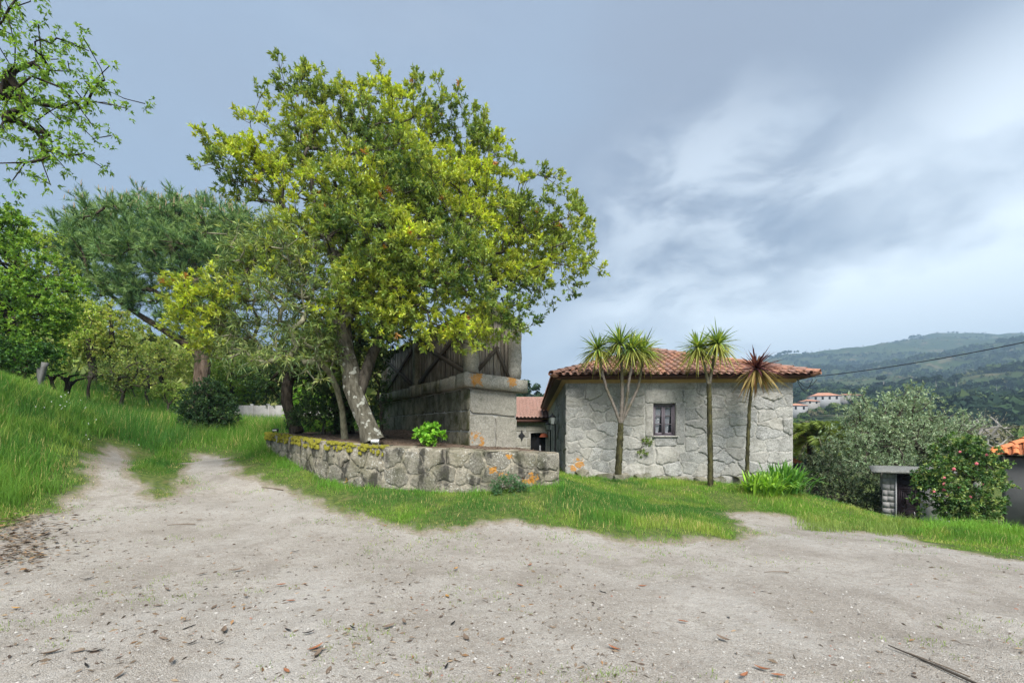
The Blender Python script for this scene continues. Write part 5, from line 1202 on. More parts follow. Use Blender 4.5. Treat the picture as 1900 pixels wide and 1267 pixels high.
def cordyline(label, base_px, d, paths, crowns, pal, seed, dry=.3, skirt=((.22, .18, .05), (.17, .18, .045)), hang=None, n=170, lnm=.72, wd=.035, tail=True):
    rg_ = np.random.default_rng(seed); b = ong(base_px, d); o = empty('cordyline', b, label, 'cordyline', 'cordylines in front of the house')
    parts = []
    for pth, rd in paths:
        pts = np.array([at(px, py, d + dd) for px, py, dd in pth]); m_ = max(12, int(np.linalg.norm(pts[-1] - pts[0]) / .045)); tt = np.linspace(0, len(pts) - 1, m_); pp = np.stack([np.interp(tt, np.arange(len(pts)), pts[:, i]) for i in range(3)], 1)
        pp[1:-1] = (pp[:-2] + 2 * pp[1:-1] + pp[2:]) / 4 + rg_.normal(0, .004, (m_ - 2, 3)); parts.append(tube_vf(pp, np.linspace(rd[0] * .72, rd[1] * .72, m_) * (1 + rg_.normal(0, .05, m_) + .05 * (np.arange(m_) % 2)), 9))
    simple('trunk', parts[:1], MOSSY_COR, o, True)
    for q in parts[1:]: simple('branch', [q], BARK_COR, o, True)
    for px, py, dd, sc_, *ln_ in crowns:
        c_ = at(px, py, d + dd); V, F, cl = spear_crown(c_, n, lnm * sc_, wd, rg_, pal, dry, (rg_.normal(0, .12), rg_.normal(0, .12), 0), -.5, skirt[1]); obj('leaf_rosette', mesh('leaf_rosette', V - c_, F, LEAF, col=cl), o, c_)
        if hang:
            V, F, cl = spear_crown(c_ - HZ * .05, hang, lnm * .8 * sc_, wd * .9, rg_, [(.5, skirt[0]), (.5, skirt[1])], 0, (0, 0, -1.15), -.6); obj('dry_skirt', mesh('dry_skirt', V - c_, F, LEAF, col=cl), o, c_)
GRN = [(.35, (.075, .125, .03)), (.3, (.14, .195, .035)), (.15, (.23, .26, .06)), (.2, (.04, .065, .035))]
cordyline('tallest many-branched green cordyline left of the front window', 1147, 13.1, [([(1147,880,0),(1149,845,0),(1151,810,0),(1152,785,0)], (.14, .105)), ([(1152,790,0),(1140,755,0),(1126,722,.1),(1117,690,.15),(1112,655,.2)], (.06, .045)), ([(1152,790,0),(1155,740,0),(1154,700,0),(1153,650,0)], (.085, .05)),
   ([(1153,785,0),(1162,750,-.1),(1166,715,-.2),(1172,680,-.2),(1178,655,-.2)], (.06, .042)), ([(1153,785,0),(1168,755,0),(1184,720,.05),(1190,690,.1),(1192,660,.1)], (.06, .045)), ([(1118,700,.12),(1112,690,.1),(1108,683,.1)], (.03, .015))],
   [(1110,648,.2,.92),(1150,638,0,1.0),(1172,648,-.2,.9),(1192,650,.1,.92)], GRN, 51, hang=18, n=230, lnm=.82)
cordyline('two-headed green cordyline right of the front window', 1318, 12.9, [([(1318,905,0),(1318,860,0),(1317,800,0),(1316,745,0),(1315,712,0)], (.11, .085)), ([(1315,714,0),(1309,690,0),(1301,662,.1),(1297,645,.1)], (.062, .05)), ([(1316,714,0),(1321,685,0),(1327,655,-.1),(1331,640,-.1)], (.062, .05))],
   [(1296,645,.1,.92),(1332,638,-.1,.92)], GRN, 52, hang=20, n=240, lnm=.82)
RED = [(.55, (.05, .016, .02)), (.3, (.085, .032, .036)), (.15, (.13, .065, .05))]
cordyline('single-stemmed red purple cordyline near the right house corner', 1385, 12.8, [([(1382,915,0),(1386,870,0),(1388,810,0),(1391,750,0),(1399,690,0)], (.085, .05))], [(1403,684,0,1.0)], RED, 53, dry=.5, hang=26, n=190, lnm=.84, wd=.05, skirt=((.13, .07, .035), (.16, .12, .045)))

# ------------------------------------------------------------------ strap-leaved clumps by the corner
def straps(name, label, px, d, n, h, seed, pal, group, spread=.17):
    rg_ = np.random.default_rng(seed); b = ong(px, d); c_ = b + np.stack([rg_.normal(0, spread, n), rg_.normal(0, spread * .7, n), np.zeros(n)], 1); az_ = rg_.uniform(0, 2 * np.pi, n); out = np.stack([np.cos(az_), np.sin(az_), np.zeros(n)], 1)
    L_ = h * rg_.uniform(.7, 1.2, n)[:, None]; sd = np.stack([-np.sin(az_), np.cos(az_), np.zeros(n)], 1); sp = rg_.uniform(.3, 1.0, (n, 1))
    cs = [c_ + out * L_ * sp * t + HZ * L_ * (1.35 * t - 1.05 * sp * t * t) for t in (0, .35, .7, 1.0)]; ws = [.6, 1, .8, .08]
    V = np.stack([q + s * sd * .055 * w_ * .5 for q, w_ in zip(cs, ws) for s in (-1, 1)], 1).reshape(-1, 3); i = np.arange(n)[:, None] * 8
    F = np.concatenate([i + np.array([[0, 1, 3, 2]]), i + np.array([[2, 3, 5, 4]]), i + np.array([[4, 5, 7, 6]])], 0); col = np.repeat(pick(pal, n, rg_) * rg_.uniform(.7, 1.3, (n, 1)), 8, 0)
    return tag(obj(name, mesh(name, V - b, F, LEAF_GLOSS, col=col), None, b), label, 'plant', group)
straps('strap_leaf_plant', 'yellow green strap-leaved clump nearest the red cordyline', 1418, 12.1, 420, .62, 61, [(.6, (.16, .27, .03)), (.4, (.10, .19, .03))], 'strap-leaved clumps')
straps('strap_leaf_plant', 'taller deep green strap-leaved clump at the house corner', 1452, 12.6, 460, .80, 62, [(.6, (.055, .14, .025)), (.4, (.09, .19, .03))], 'strap-leaved clumps', .20)
shrub('wall_weed', 'small wild plant growing from the house wall below the window', HP(2.15, -.12, 1.35), [(1198,822,14.05,9),(1194,838,14.05,8)], 63, 22, 3, .1, 6, .07, .035, [(1, (.09, .13, .03))], r0=.01, rmin=.003)
shrub('wall_foot_plant', 'feathery blue green weed at the foot of the retaining wall', ong(945, 9.35), [(945,900,9.3,15),(925,905,9.3,10),(965,905,9.3,10)], 64, 60, 5, .14, 8, .06, .012, [(1, (.05, .11, .05))], r0=.012, rmin=.003, spread=.6)

# ------------------------------------------------------------------ palm behind the house
rg = np.random.default_rng(17); pc = at(1512, 822, 20.0); pg = np.array([pc[0], pc[1], gzs(pc[0], pc[1])])
palm = empty('palm', pg, 'feather palm with arching fronds between the house and the olive tree', 'palm')
V, F = tube_vf([pg, (pg + pc) / 2, pc], [.32, .28, .3], 10); obj('trunk', mesh('trunk', V - pg, F, BARK_DARK, smooth=True), palm, pg)
for k in range(30):
    az_ = k * 2.39996; el = .25 + .95 * rg.random(); L_ = rg.uniform(2.0, 2.7); t = np.linspace(0, 1, 12); out = np.array([math.cos(az_), math.sin(az_), 0])
    sp = pc + out * (L_ * np.cos(el) * t)[:, None] + HZ * (L_ * (np.sin(el) * t - .62 * t ** 2.2))[:, None]
    Vr, Fr = tube_vf(sp, np.linspace(.03, .008, 12), 4)
    fr = obj('frond', mesh('frond', Vr - pc, Fr, STEM_PALE), palm, pc)
    m_ = 46; tt = np.repeat(np.linspace(.1, 1, m_), 2); sg = np.tile([-1, 1], m_); bp = np.stack([np.interp(tt, t, sp[:, i]) for i in range(3)], 1); tan = unit(np.stack([np.interp(tt, t, np.gradient(sp[:, i])) for i in range(3)], 1))
    sd = unit(np.cross(tan, HZ)) * sg[:, None]; dl = unit(sd * .75 + tan * .6 + HZ * .18 + rg.normal(0, .05, sd.shape)); ln = (.5 * np.sin(np.pi * np.clip(tt, .08, .97)) ** .6 + .1)
    V, F, cl = leaf_cloud(bp, dl, ln, .03, np.tile((.13, .17, .045), (len(bp), 1)) * rg.uniform(.6, 1.4, (len(bp), 1)), rg, droop=.25, fold=.05); obj('leaflets', mesh('leaflets', V - pc, F, LEAF, col=cl), fr, pc)

# ------------------------------------------------------------------ olive tree and companions on the slope
rg = np.random.default_rng(18); olb = ong(1640, 18.5)
pal_o = [(.4, (.125, .17, .10)), (.35, (.19, .24, .15)), (.25, (.075, .11, .055))]
plant('olive_tree', 'large silvery olive tree behind the small shed', 'tree', olb, [olb, at(1640, 900, 18.5), at(1645, 860, 18.5), at(1650, 830, 18.5)],
   [(1690,790,18,60),(1640,810,17.6,55),(1730,810,18.4,50),(1690,755,18.2,35),(1600,790,17.6,36),(1600,750,17.4,20),(1580,820,17.2,45),(1620,860,17,55),(1680,850,17.4,55),(1750,840,18.5,45),(1590,880,16.8,40),(1650,900,16.8,45),(1780,800,19,36),(1640,770,18,35)], rg, 620, 7, .42, 13, .10, .026, pal_o, r0=.3, bark_m=BARK, leaf_m=leafmat('olive_leaf', .15, .5, .3), shell=.4, spread=.7)
rg = np.random.default_rng(19); o2 = ong(1545, 16.5)
shrub('slope_shrub', 'dark grey green shrub at the foot of the olive beside the house corner', o2, [(1545,880,16.2,40),(1520,905,16,30),(1570,915,15.8,38),(1530,850,16.4,28),(1590,930,15.4,30),(1505,880,16.4,20),(1620,935,15.2,28)], 71, 260, 6, .35, 10, .085, .032, [(.4, (.035, .055, .03)), (.35, (.09, .115, .07)), (.25, (.02, .035, .018))], r0=.09, shell=.42)
bare = ong(1815, 24); rg_ = np.random.default_rng(72)
plant('bare_twiggy_tree', 'grey twiggy almost leafless tree behind the camellia', 'tree', bare, [bare, at(1810, 850, 24), at(1808, 825, 24)], [(1800,800,24,30),(1830,800,24,34),(1780,810,24,26),(1850,810,24,26)], rg_, 130, 4, .6, 2, .07, .03, [(1, (.22, .21, .15))], r0=.14, bark_m=plain('grey_twig', (.27, .255, .235), .9), rmin=.014, power=2.8)
# camellia with flowers
rg = np.random.default_rng(20); cb2 = ong(1795, 12.2)
pal_c = [(.45, (.03, .065, .02)), (.35, (.07, .125, .035)), (.2, (.16, .20, .065))]
clob = [(1780,850,12.2,42),(1740,880,12,36),(1812,872,12.2,40),(1790,905,11.8,50),(1745,920,11.8,38),(1832,915,12,34),(1800,835,12.3,24),(1725,900,11.9,20),(1770,940,11.7,30),(1825,945,11.7,28)]
cam_o, X, PA, tips = plant('camellia_bush', 'camellia bush with pink flowers overlapping the shed', 'shrub', cb2, [cb2, at(1795, 940, 12.2), at(1793, 905, 12.2)], clob, rg, 330, 6, .2, 9, .085, .046, pal_c, r0=.06, leaf_m=LEAF_GLOSS, shell=.32, spread=.9, trunk_name='stems', crown_name='foliage', seg=.3, rmin=.005, outward=1.0)
PINK = plain('pink_petal', (.60, .16, .20), .6, .25, 30)
fl = [(1781,838),(1831,844),(1770,870),(1752,886),(1752,898),(1779,904),(1823,898),(1751,909),(1757,918),(1733,912),(1812,860),(1800,922)]
for i, (px, py) in enumerate(fl):
    dz_ = 11.35 + .25 * abs(py - 890) / 60; c_ = at(px, py, dz_); parts = []; r_ = .05 if i % 3 else .036
    for ringn, (cnt_, rr2, tz) in enumerate(((7, 1.0, .0), (5, .62, -.018), (3, .3, -.03))):
        for k in range(cnt_):
            a = 2 * math.pi * k / cnt_ + ringn * .5; dvec = np.array([math.cos(a), 0, math.sin(a)]); sdv = np.array([-math.sin(a), 0, math.cos(a)]); q = c_ + np.array([0, tz, 0])
            V_ = np.array([q, q + dvec * r_ * rr2 * .6 - sdv * r_ * .33 + [0, -.012, 0], q + dvec * r_ * rr2 + [0, .006, 0], q + dvec * r_ * rr2 * .6 + sdv * r_ * .33 + [0, -.012, 0]]); parts.append((V_, np.array([[0, 1, 2, 3]])))
    simple('flower', parts, PINK, cam_o)

# ------------------------------------------------------------------ wooded slopes across the valley
def puffs(P_, H_, W_, cols, rg_, nf=34, fs=.42):
    """each tree a loose ball of facets, standing on P_"""
    n = len(P_); q = unit(rg_.normal(0, 1, (n, nf, 3))); q[:, :, 2] = np.abs(q[:, :, 2]) * 1.0 - .25; rad = rg_.uniform(.6, 1.05, (n, nf, 1))
    ctr = P_[:, None] + q * rad * np.stack([W_, W_, H_ * .55], 1)[:, None] + np.stack([W_ * 0, W_ * 0, H_ * .45], 1)[:, None]
    nrm_ = unit(q + rg_.normal(0, .35, q.shape)); a = unit(np.cross(nrm_, rg_.normal(0, 1, q.shape))); b = np.cross(nrm_, a); s = (np.minimum(W_, H_ * .6) * fs)[:, None, None] * rg_.uniform(.6, 1.3, (n, nf, 1))
    V = np.stack([ctr + a * s, ctr - a * s * .5 + b * s * .87, ctr - a * s * .5 - b * s * .87], 2).reshape(-1, 3); F = np.arange(len(V)).reshape(-1, 3)
    cl = np.repeat(np.repeat(cols, nf, 0) * rg_.uniform(.8, 1.2, (n * nf, 1)), 3, 0); return V, F, cl
rg = np.random.default_rng(30)
def scatter(n, a0, a1, d0, d1, thr, keep):
    az_ = np.radians(rg.uniform(a0, a1, n)); dep = np.exp(rg.uniform(math.log(d0), math.log(d1), n)) if d1 / d0 > 3 else rg.uniform(d0, d1, n); x_ = np.tan(az_) * dep; m_ = (fbm(x_, dep, 1 / 70., 4) > thr - .1 * (np.degrees(az_) > 38)) & keep(x_, dep); x_, dep = x_[m_], dep[m_]; return np.stack([x_, dep, far_z(x_, dep)], 1)
def field(x_, y_): a = np.degrees(np.arctan2(x_, y_)); return ~((a > 30) & (a < 39.5) & (y_ > 130) & (y_ < 250) & (y_ < 275 - (a - 30) * 6))
pf = scatter(34000, -8, 53, 90, 1900, .34, field)
dist = pf[:, 1]; stand = smooth(.46, .54, fbm(pf[:, 0] + 300, pf[:, 1] * .7, 1 / 150., 4) + .06 * smooth(36, 46, np.degrees(np.arctan2(pf[:, 0], pf[:, 1]))) * smooth(900, 500, dist)); az_p = np.degrees(np.arctan2(pf[:, 0], pf[:, 1])); k_ = rg.random(len(pf)) < (.42 + .58 * stand) * np.where((az_p > 9) & (az_p < 27), .3, 1.0); pf, dist, stand = pf[k_], dist[k_], stand[k_]; n_ = len(pf)
tn_ = fbm(pf[:, 0] - 70, pf[:, 1], 1 / 60., 3); scrub = pick([(.3, (.055, .08, .03)), (.3, (.085, .105, .04)), (.25, (.115, .125, .05)), (.15, (.13, .11, .065))], n_, rg, np.clip((tn_ - .2) / .5, 0, 1)); wood = pick([(.6, (.018, .034, .02)), (.3, (.03, .055, .024)), (.1, (.06, .09, .032))], n_, rg)
broad = np.where((rg.random(n_) < stand)[:, None], wood, scrub)
hh = (rg.uniform(2.5, 5.5, n_) * (1 - stand) + rg.uniform(7, 13, n_) * stand) * (0.6 + .4 * smooth(80, 300, dist)); V, F, cl = puffs(pf, hh, hh * rg.uniform(.34, .6, n_), broad, rg, 20, .48)
tag(obj('wooded_hillside', mesh('wooded_hillside', V, F, FARLEAF, col=cl)), 'mixed woodland covering the hills across the valley', 'woodland', kind='stuff')
# hedge and trees round the terraced field, nearer and larger
pf = scatter(700, 29, 52, 60, 140, .36, lambda a, b: np.ones(len(a), bool)); vx = rg.uniform(1478, 1610, 70); vd = rg.uniform(205, 222, 70); pv_ = np.stack([(vx - 950) / F_PX * vd, vd, np.zeros(70)], 1); pv_[:, 2] = CAM_Z + (HORIZ - np.interp(vx, [1478, 1500, 1550, 1610], [772, 764, 754, 750]) - rg.uniform(0, 8, 70)) / F_PX * vd - 1.5; pf = np.vstack([pf, pv_]); n_ = len(pf); hh = np.concatenate([rg.uniform(3, 6.5, n_ - 70), rg.uniform(1.8, 4, 70)])
V, F, cl = puffs(pf, hh, hh * .5, pick([(.4, (.06, .10, .03)), (.35, (.11, .15, .045)), (.25, (.13, .125, .07))], n_, rg), rg, 150, .34)
tag(obj('valley_thicket', mesh('valley_thicket', V, F, FARLEAF, col=cl)), 'thicket of young trees filling the valley behind the olive', 'woodland', kind='stuff')
# tall bare-trunked pines on the right slope
for i, (px, py, d, h_, lab) in enumerate(((1712, 690, 330, 15, 'leftmost tall pale-trunked pine on the right slope'), (1738, 684, 340, 17, 'middle tall pale-trunked pine on the right slope'), (1775, 672, 350, 19, 'rightmost tall pale-trunked pine on the right slope'), (1640, 705, 420, 14, 'dark pine standing alone on the middle slope'), (1850, 668, 340, 17, 'tall dark pine near the right edge under the cable'))):
    b = at(px, py, d); b[2] = float(far_z(np.array([b[0]]), np.array([b[1]]))[0]); o = empty('hill_pine', b, lab, 'tree', 'tall pines on the right slope')
    top = b + HZ * h_ + np.array([-.8, 0, 0]); simple('trunk', [tube_vf([b, (b + top) / 2 + [.3, 0, 0], top], [.45, .32, .12], 6)], plain('pale_far_trunk', (.30, .27, .24), .9), o)
    cp = top + rg.normal(0, 1, (9, 3)) * [1.8, 1.8, .9]; V, F, cl = puffs(cp - HZ * 1, np.full(9, 3.2), np.full(9, 2.2), np.tile((.022, .04, .026), (9, 1)), rg, 60); obj('crown', mesh('crown', V - b, F, FARLEAF, col=cl), o, b)
# trees seen through the gap between granary and house
for i, (px, d, h_, w_, lab) in enumerate(((972, 70, 7.2, 2.0, 'dark conifer in the gap between the granary and the house'), (996, 85, 6.6, 2.6, 'round dark tree left of the house eave in the gap'))):
    x_ = (px - 950) / F_PX * d; b = np.array([x_, d, float(gz(np.array([x_]), np.array([d]))[0])]); o = empty('gap_tree', b, lab, 'tree'); zt_ = CAM_Z + (825 - (703 if i == 0 else 712)) / F_PX * d; h_ = zt_ - b[2]
    simple('trunk', [tube_vf([b, b + HZ * h_ * .8], [.25, .1], 6)], BARK_DARK, o); m_ = 24; zz2 = rg.random(m_) * .7 + .2
    cp = b + np.stack([rg.normal(0, w_ * .35, m_) * (1.2 - zz2), rg.normal(0, w_ * .35, m_) * (1.2 - zz2), zz2 * h_], 1); V, F, cl = puffs(cp, np.full(m_, 1.3), np.full(m_, .8), np.tile((.03, .055, .03), (m_, 1)), rg, 40); obj('crown', mesh('crown', V - b, F, FARLEAF, col=cl), o, b)
# backdrop woods to the left, only glimpsed between the near trees
pf = scatter(420, -56, -14, 42, 80, .30, lambda a, b: np.ones(len(a), bool)); n_ = len(pf); hh = rg.uniform(5.0, 9.5, n_)
V, F, cl = puffs(pf, hh, hh * .55, pick([(.4, (.19, .23, .07)), (.4, (.27, .29, .10)), (.2, (.12, .16, .05))], n_, rg), rg, 400, .2)
tag(obj('meadow_wood', mesh('meadow_wood', V, F, FARLEAF, col=cl)), 'pale green wood glimpsed beyond the meadow on the left', 'woodland', kind='stuff')
# ------------------------------------------------------------------ grass
rg = np.random.default_rng(40)
def blades(x, y, z, h, wd, cols, rg_, lean=.45):
    n = len(x); b = np.stack([x, y, z], 1); az_ = rg_.uniform(0, 2 * np.pi, n); d = np.stack([np.cos(az_), np.sin(az_), np.zeros(n)], 1); az2 = rg_.uniform(0, 2 * np.pi, n); s = np.stack([np.cos(az2), np.sin(az2), np.zeros(n)], 1) * (wd * .5)[:, None]
    le = (rg_.uniform(.05, 1, n) * lean)[:, None]; h = h[:, None]; m_ = b + HZ * h * .55 + d * h * le * .3; t = b + HZ * h * (1 - .25 * le) + d * h * le
    V = np.stack([b - s, b + s, m_ - s * .75, m_ + s * .75, t], 1).reshape(-1, 3); i = np.arange(n)[:, None] * 5
    F = np.concatenate([i + np.array([[0, 1, 3]]), i + np.array([[0, 3, 2]]), i + np.array([[2, 3, 4]])], 0); return V, F, np.repeat(cols, 5, 0)
def short_blades(x, y, z, h, wd, cols, rg_, lean=.6):
    n = len(x); b = np.stack([x, y, z], 1); az_ = rg_.uniform(0, 2 * np.pi, n); d = np.stack([np.cos(az_), np.sin(az_), np.zeros(n)], 1); az2 = rg_.uniform(0, 2 * np.pi, n); s = np.stack([np.cos(az2), np.sin(az2), np.zeros(n)], 1) * (wd * .6)[:, None]
    V = np.stack([b - s, b + s, b + HZ * h[:, None] * .9 + d * (h * rg_.uniform(.05, 1, n) * lean)[:, None]], 1).reshape(-1, 3); return V, np.arange(len(V)).reshape(-1, 3), np.repeat(cols, 3, 0)
def grass_field(n, x0, x1, y0, y1, hfun, dens=None):
    x_ = rg.uniform(x0, x1, n); y_ = rg.uniform(y0, y1, n)
    ok = np.abs(x_) < y_ * 1.22 + .6
    # not inside the house, the walled bed or the granary
    hu = (x_ - HA[0]) * HU[0] + (y_ - HA[1]) * HU[1]; hv = (x_ - HA[0]) * HV[0] + (y_ - HA[1]) * HV[1]; ok &= ~((hu > -.02) & (hu < HW + .02) & (hv > -.03) & (hv < HL + 1))
    bedpoly = np.vstack([WP, [[1.0, 13], [-1, 20], [-6, 20]]]); ok[ok] &= sdist(x_[ok], y_[ok], bedpoly) < -.02
    ok &= ~((x_ > 10.4) & (x_ < 12.6) & (y_ > 12.9) & (y_ < 14.8))
    x_, y_ = x_[ok], y_[ok]; g = gravel_d(x_, y_); cov = smooth(.16, -.42, g); cov = np.maximum(cov, .0)
    h, keep = hfun(x_, y_, g); k_ = rg.random(len(x_)) < cov * keep; x_, y_, h, g = x_[k_], y_[k_], h[k_], g[k_]
    return x_, y_, h * (.35 + .65 * smooth(.1, -.9, g)), g
def tone(x_, y_, h, rg_):
    n = len(x_); a = fbm(x_, y_, .55, 4); b = fbm(x_ + 40, y_ - 20, 1.7, 3); base = np.array((.085, .165, .022)); yel = np.array((.15, .195, .038)); deep = np.array((.04, .105, .02)); dry = np.array((.33, .28, .12))
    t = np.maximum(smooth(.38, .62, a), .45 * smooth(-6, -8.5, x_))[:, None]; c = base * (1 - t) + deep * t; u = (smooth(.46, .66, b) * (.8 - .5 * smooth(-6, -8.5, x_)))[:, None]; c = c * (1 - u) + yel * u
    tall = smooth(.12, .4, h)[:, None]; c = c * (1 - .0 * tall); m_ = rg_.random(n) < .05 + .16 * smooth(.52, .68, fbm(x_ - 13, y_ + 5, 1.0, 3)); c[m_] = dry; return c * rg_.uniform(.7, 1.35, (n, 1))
GX, GY = [], []
def hf(x_, y_, g):
    left = smooth(-4.0, -7.0, x_ + (y_ - 8) * .0); bank = smooth(.3, 1.3, -g) * smooth(-5.5, -8.0, x_)
    h = .045 + .11 * fbm(x_, y_, 1.1, 3) + .24 * bank + .07 * smooth(.5, .7, fbm(x_, y_, .7, 3)) + .09 * smooth(13, 16, y_) * smooth(-3, -5, x_)
    nearwall = np.zeros_like(x_)
    h = np.where((x_ > 5.0) & (y_ < 12), h * .8, h); mid = (np.abs(x_ + 7.4) < 1.3) & (y_ > 7) & (y_ < 13); h = np.where(mid, h * .75, h)
    h = np.where((x_ > 8.5) & (y_ > 8) & (y_ < 10.5), h * 1.5, h)
    return h * np.random.default_rng(5).uniform(.5, 1.5, len(x_)), np.ones_like(x_)
allv = []
for (n, x0, x1, y0, y1, wd, thin) in ((150000, -9, 0, 5, 11, .0075, 1), (150000, 0, 12, 5, 11, .0075, 1), (110000, -16, -6, 6, 14, .009, 1), (70000, -14, 0, 11, 19, .011, 1), (90000, 1, 10, 9, 14.4, .009, 1), (50000, 9, 18, 7, 14, .009, 1), (80000, -30, -3, 17, 32, .022, 1)):
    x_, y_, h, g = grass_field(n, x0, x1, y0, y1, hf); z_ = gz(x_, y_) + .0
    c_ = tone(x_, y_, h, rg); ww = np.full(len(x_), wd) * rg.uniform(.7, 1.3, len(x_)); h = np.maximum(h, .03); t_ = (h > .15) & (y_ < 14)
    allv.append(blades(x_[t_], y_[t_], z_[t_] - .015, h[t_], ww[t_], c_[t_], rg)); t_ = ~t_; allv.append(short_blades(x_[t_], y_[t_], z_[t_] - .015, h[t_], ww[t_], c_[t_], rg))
# thin short grass straying into the gravel
for (n, x0, x1, y0, y1) in ((60000, -9, 9, 5, 11), (12000, -10, -4, 8, 13)):
    x_ = rg.uniform(x0, x1, n); y_ = rg.uniform(y0, y1, n); g = gravel_d(x_, y_); k_ = (g > -.1) & (rg.random(n) < smooth(1.9, .05, g) ** 1.5 * smooth(.45, .62, fbm(x_, y_, 2.6, 3)) * .8); x_, y_ = x_[k_], y_[k_]; h = rg.uniform(.015, .055, len(x_))
    allv.append(short_blades(x_, y_, gz(x_, y_) - .005, h, rg.uniform(.005, .009, len(x_)), tone(x_, y_, h, rg), rg, 1.0))
def catm(parts):
    n, Vs, Fs, Cs = 0, [], [], []
    for V, F, c_ in parts: Vs.append(V); Fs.append(F + n); Cs.append(c_); n += len(V)
    return np.vstack(Vs), np.vstack(Fs), np.vstack(Cs)
V, F, cl = catm(allv); tag(obj('grass', mesh('grass', V, F, GRASS, col=cl)), 'fresh green grass of uneven height round the gravel yard', 'grass', kind='stuff')
# tussocks: tall arching tufts on the bank, along the wall and by the lip on the right
parts = []
def tussock(x0, y0, n, h, r_, col):
    x_ = x0 + rg.normal(0, r_, n); y_ = y0 + rg.normal(0, r_, n); z_ = gz(x_, y_) - .02; parts.append(blades(x_, y_, z_, h * rg.uniform(.5, 1.15, n), rg.uniform(.006, .011, n), np.tile(col, (n, 1)) * rg.uniform(.7, 1.35, (n, 1)), rg, .75))
for k in range(150):
    px = rg.uniform(-60, 190); d = rg.uniform(7.6, 13.5); x_ = (px - 950) / F_PX * d
    if gravel_d([x_], [d])[0] < -.5: tussock(x_, d, 110, rg.uniform(.3, .6), .14, (.075, .15, .025) if rg.random() < .7 else (.14, .2, .04))
for k in range(60):
    s = rg.uniform(.1, WLEN); p, nn = wpt(s); q = p + nn * rg.uniform(.06, .35); tussock(q[0], q[1], 60, rg.uniform(.10, .24), .1, (.08, .17, .025))
for k in range(60):
    u = rg.uniform(.0, HW); q = HP(u, -rg.uniform(.12, .7), 0); tussock(q[0], q[1], 45, rg.uniform(.10, .22), .1, (.085, .16, .03) if rg.random() < .7 else (.17, .18, .06))
for k in range(70):
    px = rg.uniform(1480, 1900); d = rg.uniform(8.8, 10.6); tussock((px - 950) / F_PX * d, d, 60, rg.uniform(.15, .36), .12, (.10, .2, .03) if px > 1700 else (.12, .17, .045))
for k in range(40):
    px = rg.uniform(180, 460); d = rg.uniform(14, 19); tussock((px - 950) / F_PX * d, d, 70, rg.uniform(.15, .28), .2, (.08, .18, .03))
V, F, cl = catm(parts); tag(obj('tall_grass', mesh('tall_grass', V, F, GRASS, col=cl)), 'tall arching grass tufts on the bank and along the walls', 'grass', kind='stuff')
# tiny white meadow flowers on the bank
fp = []
for k in range(26):
    px = rg.uniform(95, 165) if k % 3 else rg.uniform(60, 300); d = rg.uniform(11, 13.5); x_ = (px - 950) / F_PX * d; z_ = gzs(x_, d) + rg.uniform(.25, .5); fp.append(lathe_vf([(.001, .0), (.015, .005), (.008, .014), (.001, .022)], (x_, d, z_), 6))
V, F = join(fp); tag(obj('meadow_flowers', mesh('meadow_flowers', V, F, plain('white_petal', (.75, .75, .72), .8))), 'tiny white wildflowers in the bank grass', 'flowers', kind='stuff')

# ------------------------------------------------------------------ pebbles, litter, leaves
def ground_spots(n, y0, y1, need):
    d = np.exp(rg.uniform(math.log(y0), math.log(y1), n)); x_ = rg.uniform(-1.2, 1.2, n) * d; g = gravel_d(x_, d); m_ = need(g); x_, d = x_[m_], d[m_]; return x_, d, gz(x_, d) + (fbm(x_, d, 1.1, 4) - .47) * .06 * smooth(.5, 4, np.hypot(x_, d)) + (fbm(x_, d, 5, 3) - .44) * .022
x_, y_, z_ = ground_spots(30000, 2.2, 11, lambda g: g > -.1); n = len(x_); r_ = np.minimum(rg.exponential(.0030, n) + .0015, .016)
octa = np.array([[1, 0, 0], [0, 1, 0], [-1, 0, 0], [0, -1, 0], [0, 0, .75], [0, 0, -.5]]); OF = np.array([[0, 1, 4], [1, 2, 4], [2, 3, 4], [3, 0, 4]])
V = (np.stack([x_, y_, z_ + r_ * .2], 1)[:, None] + octa[None] * r_[:, None, None] * rg.uniform(.6, 1.4, (n, 6, 1))).reshape(-1, 3); F = (np.arange(n)[:, None, None] * 6 + OF[None]).reshape(-1, 3)
pcs = pick([(.4, (.35, .33, .30)), (.3, (.26, .235, .21)), (.2, (.42, .40, .375)), (.07, (.16, .14, .125)), (.03, (.28, .15, .11))], n, rg) * rg.uniform(.85, 1.15, (n, 1))
PEB = M('pebble', .9, .2); PEB = PEB.done(PEB.attr('col').outputs['Color'])
tag(obj('pebbles', mesh('pebbles', V, F, PEB, col=np.repeat(pcs, 6, 0))), 'loose pale grit and pebbles on the yard', 'gravel', kind='stuff')
# low weeds creeping into the gravel
parts = []; x_, y_, z_ = ground_spots(900, 2.8, 9, lambda g: (g > .1)); pat = fbm(x_, y_, .9, 3); m_ = pat > .53
for a, b in list(zip(x_[m_], y_[m_]))[:260]:
    n = 14; xx = a + rg.normal(0, .05, n); yy = b + rg.normal(0, .05, n); parts.append(blades(xx, yy, gz(xx, yy), rg.uniform(.012, .04, n), np.full(n, .005), np.tile((.12, .17, .04), (n, 1)) * rg.uniform(.6, 1.3, (n, 1)), rg, 1.2))
V, F, cl = catm(parts); tag(obj('creeping_weeds', mesh('creeping_weeds', V, F, GRASS, col=cl)), 'thin low weeds creeping through the gravel', 'weeds', kind='stuff')
